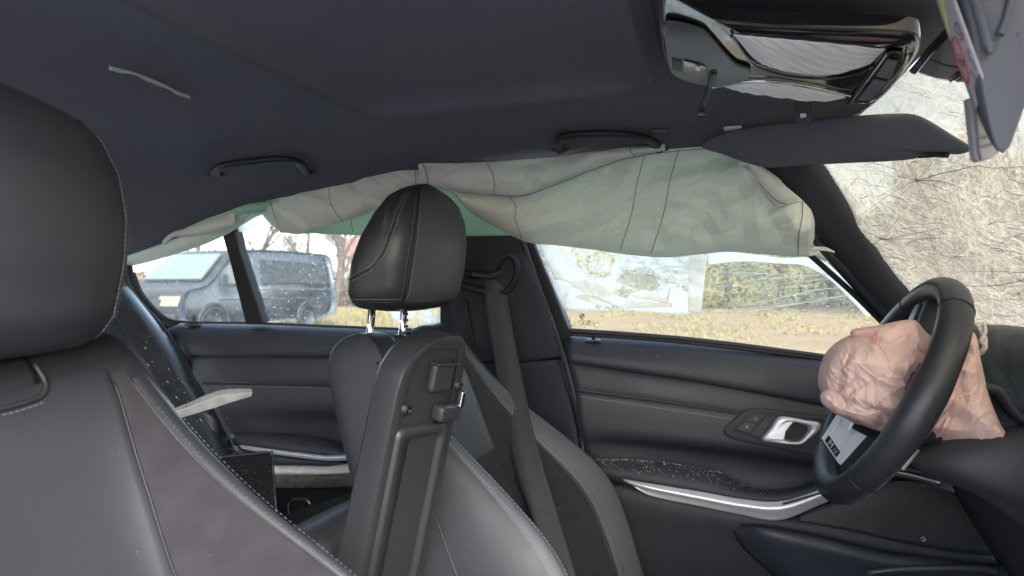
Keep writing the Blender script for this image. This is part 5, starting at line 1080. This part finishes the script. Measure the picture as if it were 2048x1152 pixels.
# ================================================================== VISORS, OVERHEAD CONSOLE, MIRROR
def visors():
    t = thing('sun_visor', 'grey driver sun visor hanging askew in front of the shattered windscreen', 'sun visor', PY(1430, 285, .50))
    yf = lambda x, y: .50 - .30*(x-1420)/520 + .00035*(y-285)
    pillow('visor_panel', [(1402, 292), (1440, 268), (1520, 252), (1620, 240), (1720, 231), (1790, 227), (1830, 229), (1860, 242), (1905, 270), (1942, 294), (1938, 303), (1915, 309), (1880, 307), (1848, 306), (1838, 315), (1800, 321), (1700, 326), (1600, 331), (1540, 335), (1500, 328), (1450, 310)], yf, .014, M['satin'] and mat('visor_vinyl', (.125, .127, .140), .75, spec=.25, bump=(700, .3, .0006)), t, N=140, K=18, power=.35)
    tube('pivot_rod', CY_([(1838, 311, .255), (1870, 309, .237), (1895, 310, .222)]), .004, M['dark'], t, n=8)
    m = HL(1465, 256, .004); box('pivot_mount', m, (.030, .018, .006), M['white'], t, .003)
    k = box('roof_button', HL(1318, 261, .003), (.030, .012, .005), M['satin'], None, .002); tag(k, 'small grey cap on the headliner beside the front grab handle', 'cap')
    p = thing('sun_visor', 'blue grey passenger sun visor folded down with a white warning sticker', 'sun visor', PD(1990, 0, .47))
    vm = mat('visor_vinyl_near', (.085, .092, .115), .75, spec=.25, bump=(700, .3, .0006))
    fr_ = [(1928, -70), (1946, 60), (1962, 160), (1978, 240), (1990, 286), (1998, 303), (2008, 306), (2018, 296), (2036, 250), (2058, 190), (2110, 60), (2150, -70)]
    bk_ = [(1896, -70), (1904, 60), (1930, 150), (1955, 226), (1980, 282), (1992, 299), (2003, 303), (2012, 292), (2030, 245), (2052, 185), (2104, 55), (2144, -70)]
    A = V(cr([PD(x, y, .46) for x, y in fr_], 60, True)); B = V(cr([PD(x, y, .50) for x, y in bk_], 60, True)); c0 = sum(A, Vector())/60; c1 = sum(B, Vector())/60
    rows = [[c0 + (q-c0)*s - FW*(.004*(1-s)) for q in A] for s in (.02, .5, .9, .97)] + [A] + [[a*.5+b*.5 + (a-c0).normalized()*.001 for a, b in zip(A, B)]] + [B] + [[c1 + (q-c1)*s + FW*.003 for q in B] for s in (.95, .5, .02)]
    gmesh('visor_panel', np.array([[tuple(q) for q in r] for r in rows]), vm, p, closed=True)
    tube('mirror_cover_edge', [PD(1940, -30, .458), PD(1962, 40, .457), PD(1976, 92, .456), PD(1978, 100, .456)], .0028, vm, p, n=8, res=20)
    tube('mirror_cover_edge', [PD(2030, -30, .456), PD(2012, 40, .455), PD(2000, 70, .455)], .0025, vm, p, n=8, res=16)
    box('mirror_tab', PD(1980, 96, .455), (.004, .004, .008), M['satin'], p, .001)
    def LQ(a, b):   # a along the sticker's length, b across
        x = 1902 + (1963-1902)*a; y = 50 + (228-50)*a; x2 = 1932 + (1980-1932)*a; y2 = 20 + (152-20)*a
        return PD(x*(1-b)+x2*b, y*(1-b)+y2*b, .4965-.040*b) - RT*.0045
    lb = gmesh('warning_sticker', np.array([[tuple(LQ(a, b)) for b in np.linspace(0.02, .98, 6)] for a in np.linspace(-.45, 1, 14)]), M['paper'], p, thick=.0006)
    gmesh('yellow_band', np.array([[tuple(LQ(a, b) - RT*.0006 - FW*.0004) for b in np.linspace(.02, .45*(1-(a+.45)/.62)+.06, 4)] for a in np.linspace(-.44, .17, 8)]), M['yellow'], lb, thick=.0004)
    ring = [LQ(.47+.27*math.cos(w), .26+.20*math.sin(w)) - RT*.0009 - FW*.0006 for w in np.linspace(0, 2*math.pi, 30)]
    tube('prohibition_ring', ring, .0009, M['red'], lb, n=5); tube('prohibition_bar', [ring[6], ring[21]], .0008, M['red'], lb, n=5)
    for k, pts in enumerate(([(.14, .5), (.10, .62), (.18, .74), (.26, .66), (.22, .52), (.14, .5)], [(.30, .55), (.34, .7), (.27, .78)], [(.40, .3), (.48, .22), (.56, .3), (.5, .38)], [(.50, .78), (.62, .70), (.74, .84), (.80, .80)], [(.70, .55), (.84, .62), (.92, .5)])):
        tube('pictogram', [q - RT*.0008 - FW*.0005 for q in V(cr([LQ(a, b) for a, b in pts], 20))], .0006, M['print'], lb, n=4)
    s = thing('mirror_cover', 'pale grey mirror cover plate hanging open below the folded visor', 'cover plate', PD(1960, 270, .54))
    slab('cover_plate', [PD(x, y, .54) for x, y in ((1938, 195), (1944, 250), (1952, 318), (1958, 323), (1980, 318), (2000, 305), (1992, 240), (1985, 190))], FW*.008, mat('cover_grey', (.28, .27, .28), .6), s, .002)
    tube('cover_groove', [PD(1950, 205, .5385), PD(1958, 300, .5385), PD(1962, 320, .5385)], .0009, M['print'], s, n=5)
    for y in (276, 294): tube('cover_groove', [PD(1957, y, .5385), PD(1992, y-8, .5385)], .0007, M['print'], s, n=5)
    c = thing('camera_cover', 'grey wedge shaped sensor cover at the top of the windscreen', 'sensor cover', PX(1880, 110, .80))
    slab('cover_shell', [PD(x, y, d) for x, y, d in ((1832, 146, .70), (1890, 72, .66), (1960, 40, .62), (1965, 168, .62), (1915, 164, .64), (1870, 158, .67))], Vector((.03, .02, .012)), mat('cover_shell', (.16, .16, .17), .6), c, .003)
    tube('cover_edge', [PD(1826, 143, .70), PD(1860, 100, .675), PD(1900, 58, .65)], .0042, M['dark'], c, n=6)
    tube('cover_seam', [PD(1860, 118, .668), PD(1900, 132, .64), PD(1940, 136, .622)], .0009, M['dark'], c, n=5, res=12)
    for k in (0, 1): tube('vent_slot', [PD(1898+k*14, 162, .635-k*.005), PD(1922+k*14, 142, .628-k*.005)], .0022, M['dark'], c, n=6)
visors()

def overhead():
    t = thing('overhead_console', 'gloss black overhead console with two ribbed reading lamps on the headliner', 'overhead console', (.6, .05, 1.33))
    def R(px, py, n=0.0):      # the console's own plane, following the liner down to the windscreen
        d = ray(px, py); P0 = Vector((.48, 0, 1.338)); N = Vector((.07, 0, 1)); return CAM + d*(N.dot(P0-CAM)/N.dot(d)) - Vector((0, 0, n))
    out = [(1322, -60), (1324, 40), (1334, 104), (1352, 126), (1430, 149), (1560, 172), (1690, 186), (1735, 188), (1762, 176), (1800, 135), (1832, 90), (1839, 66), (1830, 50), (1790, 44), (1640, 38), (1480, 28), (1380, 8), (1340, -40)]
    o2 = [(x, y, 0) for x, y in out]; O = cr(o2, 120, True); c = np.array((1580, 95, 0))
    rows = [[R(*(c+(p-c)*s)[:2], n) for p in O] for s, n in ((1.012, -.006), (1.008, .004), (1.0, .010), (.985, .0135), (.95, .015), (.6, .016), (.05, .016))]
    gmesh('console_body', np.array([[tuple(q) for q in r] for r in rows]), M['gloss'], t, closed=True)
    tube('bright_edge', [R(*(c+(p-c)*1.003)[:2], .0085) for p in O[:]], .0010, M['satin'], t, n=5)
    mp = [(1330, 5), (1400, 18), (1425, 40), (1450, 70), (1475, 95), (1500, 105), (1490, 128), (1450, 140), (1400, 138), (1350, 120), (1338, 100), (1330, 50)]
    slab('microphone_panel', [R(x, y, .0165) for x, y in mp], Vector((0, 0, -.004)), M['satin'], t, .003, n=60, smooth=True)
    for k in range(4): slab('vent_slot', [R(1344+k*5.2, 78+k*2, .0212), R(1347+k*5.2, 78.5+k*2, .0212), R(1347.5+k*5.2, 101+k*1.5, .0212), R(1344.5+k*5.2, 100.5+k*1.5, .0212)], Vector((0, 0, -.001)), M['dark'], t, 0)
    rc = slab('switch_recess', [R(x, y, .0212) for x, y in ((1368, 82), (1410, 94), (1414, 116), (1370, 106))], Vector((0, 0, -.0012)), M['gloss'], t, 0)
    slab('switch_contact', [R(x, y, .0228) for x, y in ((1391, 91), (1400, 93), (1400, 102), (1391, 99))], Vector((0, 0, -.001)), mat('copper', (.7, .45, .36), .3, .6), rc, 0)
    tube('dangling_lever', [R(1428, 108, .022), R(1418, 128, .030), R(1408, 148, .038), R(1402, 166, .044)], .0038, M['plastic'], t, n=8, flat=.6)
    box('lever_tip', R(1403, 160, .043), (.010, .006, .007), M['satin'], t, .001)
    # reading lamps: glass with curved ribs in real relief
    def lamp(top, bot, n, ribs, name='reading_lamp'):
        nu, nv = 220, 40; a, b = cr([(*p, 0) for p in top], nu), cr([(*p, 0) for p in bot], nu); g = np.zeros((nv, nu, 3))
        for j in range(nv):
            v = j/(nv-1)
            for i in range(nu):
                u = i/(nu-1); q = a[i]*(1-v)+b[i]*v; rb = .0042*abs(math.sin(math.pi*ribs*(v - 2.0*math.sqrt(u))))*min(1, 6*min(u, 1-u), 8*min(v, 1-v)+.1)
                g[j, i] = R(q[0], q[1], n+rb)
        return gmesh(name, g, M['lens'], t, thick=.001)
    lamp([(1466, 36), (1530, 42), (1620, 50), (1720, 60), (1770, 66)], [(1508, 86), (1530, 100), (1580, 116), (1660, 121), (1742, 96)], .0165, 4.5)
    lamp([(1446, 146), (1500, 138), (1560, 140), (1630, 152), (1690, 163)], [(1450, 148), (1500, 158), (1560, 168), (1630, 175), (1690, 170)], .0165, 3.5)
    tube('lamp_bezel', [R(x, y, .0185) for x, y in ((1462, 34), (1500, 90), (1530, 108), (1580, 121), (1650, 126), (1700, 118), (1748, 100))], .0016, M['gloss'], t, n=6, res=40)
    tube('lamp_bezel', [R(x, y, .0185) for x, y in ((1426, 146), (1480, 134), (1540, 132), (1620, 143), (1700, 163))], .0016, M['chrome'], t, n=6, res=40)
    slab('button_panel', [R(x, y, .0165) for x, y in ((1700, 176), (1745, 112), (1772, 72), (1790, 66), (1808, 72), (1800, 100), (1770, 145), (1738, 178))], Vector((0, 0, -.003)), M['gloss'], t, .0015)
    for pts in (((1716, 168), (1748, 122), (1776, 128), (1742, 168)), ((1752, 116), (1776, 78), (1796, 82), (1780, 122))):
        slab('button', [R(x, y, .0197) for x, y in pts], Vector((0, 0, -.0018)), M['satin'], t, .001)
    tube('button_rail', [R(x, y, .018) for x, y in ((1740, 184), (1775, 150), (1806, 106), (1816, 70))], .0016, M['chrome'], t, n=6, res=24)
    tube('panel_gap', [R(x, y, .0172) for x, y in ((1694, 182), (1716, 150), (1748, 98))], .0012, M['dark'], t, n=5)
    tube('panel_gap', [R(x, y, .0182) for x, y in ((1702, 182), (1724, 150), (1752, 104))], .0007, M['chrome'], t, n=5)
    h = thing('coat_hook', 'small clear round clip hanging below the overhead console', 'clip', HL(1605, 205))
    cc = R(1608, 200, .02)
    slab('clip_disc', [cc + Vector((.012*math.cos(a), .004, .012*math.sin(a))) for a in np.linspace(math.pi, 2*math.pi, 16)] + [cc + Vector((.012, .004, .02)), cc + Vector((-.012, .004, .02))], (0, .003, 0), M['satin'], h, .001)
    box('clip_core', R(1606, 202, .021), (.008, .004, .006), M['crumb'], h, .001)
overhead()

# ================================================================== OUTSIDE: van, trees, hedge, house
def at(px, D, z=0.0): p = CAM + (FW + RT*((px-CX)/F))*D; return Vector((p.x, p.y, z))
def van():
    f0 = at(292, 13.6); hd = (FW*-.92 + RT*-.375).normalized(); sd_ = Vector((-hd.y, hd.x, 0))        # heading, and the van's left
    t = thing('parked_van', 'dark grey panel van parked on the field behind the rear window', 'van', f0)
    def Q(l, w, z): return f0 - hd*l + sd_*w + Vector((0, 0, z))
    prof = [(-.02, .42), (-.06, .60), (0, .86), (.12, 1.0), (.62, 1.12), (1.30, 1.72), (1.50, 1.84), (2.2, 1.93), (4.3, 1.93), (4.72, 1.86), (4.82, 1.55), (4.88, .95), (4.86, .45), (4.2, .32), (.3, .32)]
    Pn = cr([(a, b, 0) for a, b in prof], 90, True); cen = np.array((2.4, 1.0, 0)); rows = []
    for w, s in ((-.90, .93), (-.93, .985), (-.95, 1), (-.95, 1), (.95, 1), (.95, 1), (.93, .985), (.90, .93)):
        rows.append([tuple(Q(*(lambda q: (q[0], w*(1-.09*sm(1.0, 1.95, q[1])), q[1]))(cen+(p-cen)*s))) for p in Pn])
    vs = [p for r in rows for p in r]; N = 90; fs = gridf(8, N, True) + [tuple(range(N)), tuple(7*N+i for i in reversed(range(N)))]
    link('body', pydata('van_body', vs, fs), M['van'], t)
    W_ = lambda z, k=.957: k*(1-.09*sm(1.0, 1.95, z))
    slab('windscreen', [Q(.62, -.80, 1.22), Q(.62, .80, 1.22), Q(1.21, .74, 1.76), Q(1.21, -.74, 1.76)], (hd*.03 + Vector((0, 0, .03))), mat('sky_pale_glass', (.13, .155, .14), .25, spec=.8), t, .004)  # pale sky reflection is put into the glass colour
    for s in (-1, 1):
        slab('side_window', [Q(.95, s*W_(1.15), 1.15), Q(1.95, s*W_(1.15), 1.15), Q(1.95, s*W_(1.72), 1.70), Q(1.42, s*W_(1.72), 1.70)], sd_*s*.012, M['vanglass'], t, .003)
        slab('side_window', [Q(2.15, s*W_(1.2), 1.18), Q(4.5, s*W_(1.2), 1.18), Q(4.5, s*W_(1.7), 1.68), Q(2.15, s*W_(1.7), 1.70)], sd_*s*.010, M['vandark'] if s < 0 else M['vandark'], t, .003)
        for z in (1.02, .80): slab('side_moulding', [Q(.9, s*.957, z), Q(4.75, s*.957, z), Q(4.75, s*.957, z+.03), Q(.9, s*.957, z+.03)], sd_*s*.014, M['van'] if z > .9 else M['vandark'], t, .003)
        slab('headlamp', [Q(-.055, s*.92, .70), Q(-.055, s*.38, .70), Q(.02, s*.38, .90), Q(.02, s*.92, .90)], hd*.03, M['lamp'], t, .01)
        for l in (.80, 3.75):
            tube('wheel_arch', [Q(l+.40*math.cos(a), s*.962, .34+.40*math.sin(a)) for a in np.linspace(0, math.pi, 17)], .035, M['vandark'], t, n=6)
            c = Q(l, s*.86, .33); wv = sd_*s; wh = thing('wheel', None, None, c); wh.parent = t; wh.matrix_parent_inverse = world(t).inverted()
            vs, fs = tube_data([c, c+wv*.02, c+wv*.10, c+wv*.115], lambda u: .33 if .05 < u < .95 else .30, 24); link('tyre', pydata('tyre', vs, fs), M['vandark'], wh)
            vs, fs = tube_data([c+wv*.11, c+wv*.122], .20, 20); link('rim', pydata('wheel_rim', vs, fs), M['satin'], wh)
        box('door_mirror', Q(.95, s*1.06, 1.22), (.12, .20, .24), M['vandark'], t, .03)
    slab('grille', [Q(-.085, -.46, .66), Q(-.085, .46, .66), Q(-.02, .46, .84), Q(-.02, -.46, .84)], hd*.02, M['vandark'], t, .005)
    slab('bumper', [Q(-.10, -.92, .36), Q(-.10, .92, .36), Q(-.10, .92, .56), Q(-.10, -.92, .56)], hd*.06, M['vandark'], t, .03)
    slab('number_plate', [Q(-.165, -.27, .42), Q(-.165, .27, .42), Q(-.165, .27, .53), Q(-.165, -.27, .53)], hd*.01, M['lamp'], t, .003)
van()
def tree(base, h, label, seed, crown='twig', leafm=None, spread=.5):
    rnd = random.Random(seed); t = thing('bare_tree', label, 'tree', base, 'trees beyond the field')
    tv, tf, lv, lf = [], [], [], []
    def limb(p, d, ln, r, lvl):
        n = 5; P = [p]
        for i in range(n):
            d = (d + Vector((rnd.gauss(0, .13), rnd.gauss(0, .13), rnd.gauss(.03, .07)))).normalized(); P.append(P[-1] + d*ln/n)
        vs, fs = tube_data(P, lambda u: r*(1-.6*u), 6 if lvl < 2 else 4, False); S_ = (tv, tf) if lvl < 2 else (lv, lf); k = len(S_[0]); S_[0].extend(vs); S_[1].extend([tuple(i+k for i in f) for f in fs])
        if lvl < 4:
            for _ in range((7, 5, 5, 4)[lvl]):
                u = rnd.uniform(.35 if lvl == 0 else .2, 1); q = P[min(n, int(u*n))]; a = rnd.uniform(0, 6.28)
                nd = (d*.7 + Vector((math.cos(a), math.sin(a), rnd.uniform(.0, .6)))*spread*1.3).normalized(); limb(q, nd, ln*rnd.uniform(.42, .62), r*.45*(1-.3*u), lvl+1)
        if leafm and lvl >= 3:
            for _ in range(5):
                q = P[-1] + Vector((rnd.gauss(0, .2), rnd.gauss(0, .2), rnd.gauss(0, .2))); k = len(lv); s = rnd.uniform(.05, .12)
                lv.extend([q + Vector((rnd.uniform(-s, s), rnd.uniform(-s, s), rnd.uniform(-s, s))) for _ in range(3)]); lf.append((k, k+1, k+2))
    limb(Vector(base), Vector((0, 0, 1)), h*.55, h*.022, 0)
    link('trunk', pydata('trunk', tv, tf), M['bark'], t); link('crown', pydata('crown', lv, lf), leafm or M['twig'], t)
tree(at(668, 34), 11, 'tall bare tree with dark trunk standing beside the small house', 1)
tree(at(590, 42), 10, 'spreading bare tree rising behind the van roof', 2, leafm=M['leafdry'])
tree(at(500, 50), 12, 'bare tree with thin brown twigs behind the van cab', 3)
tree(at(380, 46), 11, 'slim bare tree above the van windscreen', 4)
tree(at(730, 48), 9, 'low brown leafed tree past the far side of the house', 5, leafm=M['leafdry'])
for i, (px, D, h) in enumerate(((1450, 40, 9), (1560, 44, 10), (1660, 38, 8), (1330, 46, 9), (1740, 42, 9), (1850, 40, 11), (1960, 46, 12))):
    tree(at(px, D), h, ('olive leafed tree beside the folded vertical edge of the torn film', 'tallest olive leafed tree seen through the clear part of the front window', 'shorter olive leafed tree above the steering wheel airbag', 'olive tree behind the torn film on the front window', 'olive leafed tree hidden partly by the windscreen pillar', 'bare leafless tree beyond the lower shattered windscreen by the pillar', 'taller bare tree glimpsed through the shattered windscreen under the visor')[i], 20+i, leafm=M['leaf'] if i < 5 else None, spread=.7)
def hedge(name, label, x0, x1, D0, D1, h, n, m, seed, s=(.10, .24)):
    rnd = random.Random(seed); vs = []; fs = []
    for _ in range(n):
        px = rnd.uniform(x0, x1); D = rnd.uniform(D0, D1); top = h*(.75+.5*noise.noise(Vector((px*.012, seed, 0))))
        p = at(px, D, rnd.betavariate(1.0, 1.2)*top); sz = rnd.uniform(*s); k = len(vs)
        vs += [p + Vector((rnd.uniform(-sz, sz), rnd.uniform(-sz, sz), rnd.uniform(-sz, sz))) for _ in range(4)]; fs += [(k, k+1, k+2), (k, k+2, k+3)]
    o = link(name, pydata(name, vs, fs), m, smooth=False); tag(o, label, name.split('_')[-1], kind='stuff')
hedge('field_hedge', 'olive green scrub along the far edge of the field', 1050, 2500, 34, 40, 5.5, 22000, M['leaf'], 1, (.06, .15))
hedge('scrub_hedge', 'brown leafless scrub between the van and the house', 200, 1000, 36, 42, 2.6, 9000, M['leafdry'], 2)
def bank():
    nx, ny = 60, 14; vs = []
    for j in range(ny):
        for i in range(nx):
            px = 900+2200*i/(nx-1); D = 41+26*j/(ny-1); z = 7.5*sm(0, .8, j/(ny-1))*(1+.25*fb(px*.004, 0)) - .1
            p = at(px, D, z + .5*fb(px*.03, j*.8)); vs.append(p)
    o = link('scrub_hill', pydata('scrub_hill', vs, gridf(ny, nx)), mat('scrub_hill', (.15, .14, .06), 1, spec=.1, mottle=(.35, (.24, .20, .10)), bump=(2.5, 1, .3))); tag(o, 'olive brown bank rising behind the field hedge', 'hill', kind='structure')
bank()
def tufts():
    rnd = random.Random(5); vs = []; fs = []
    for _ in range(26000):
        px = rnd.uniform(560, 2100); D = 8 + 26*rnd.random()**.8
        if noise.noise(Vector((px*.01, D*.2, 1))) < (-.05 if px > 1050 else -.6): continue
        p = at(px, D); h = rnd.uniform(.03, .10)*(2.2 if px < 1000 else 1); k = len(vs); w = .012+D*.0012; a = rnd.uniform(0, 3.14); d = Vector((math.cos(a), math.sin(a), 0))*w
        vs += [p-d, p+d, p + Vector((rnd.gauss(0, .04), rnd.gauss(0, .04), h))]; fs.append((k, k+1, k+2))
    o = link('dry_grass', pydata('dry_grass', vs, fs), M['grass'], smooth=False); tag(o, 'yellow dry grass tufts growing across the field', 'grass', kind='stuff')
tufts()
def house():
    b = at(700, 40); t = thing('small_house', 'small pale house with brick base seen past the headrest', 'house', b); u = RT; w = FW
    def bx(name, a0, a1, d0, d1, z0, z1, m, par): 
        return slab(name, [b+u*a0+w*d0+Vector((0, 0, z0)), b+u*a1+w*d0+Vector((0, 0, z0)), b+u*a1+w*d1+Vector((0, 0, z0)), b+u*a0+w*d1+Vector((0, 0, z0))], (0, 0, z1-z0), m, par, 0)
    wl = bx('wall', -.55, 3.0, 0, 4, .8, 2.9, M['house'], t); bx('brick_base', -.57, 3.02, -.03, 4, 0, .8, M['brickwall'], t)
    for x in (-.2, 1.2): wn = bx('window', x, x+.6, -.05, -.005, 1.3, 2.2, M['vanglass'], t); bx('window_sill', x-.05, x+.65, -.12, -.052, 1.22, 1.3, M['house'], wn)
    P = [b+u*-.8+w*-.3+Vector((0, 0, 2.85)), b+u*3.3+w*-.3+Vector((0, 0, 2.85)), b+u*3.3+w*2+Vector((0, 0, 4.0)), b+u*-.8+w*2+Vector((0, 0, 4.0))]
    slab('roof', P, (0, 0, .12), M['rooft'], t, 0)
    slab('roof', [P[3], P[2], b+u*3.3+w*4.3+Vector((0, 0, 2.85)), b+u*-.8+w*4.3+Vector((0, 0, 2.85))], (0, 0, .12), M['rooft'], t, 0)
house()
hedge('tall_scrub', 'tall pale brown scrub beyond the shattered windscreen', 1790, 3400, 24, 32, 9.0, 60000, mat('straw_scrub', (.30, .23, .15), .9, mottle=(.8, (.38, .31, .20))), 8, (.07, .19))
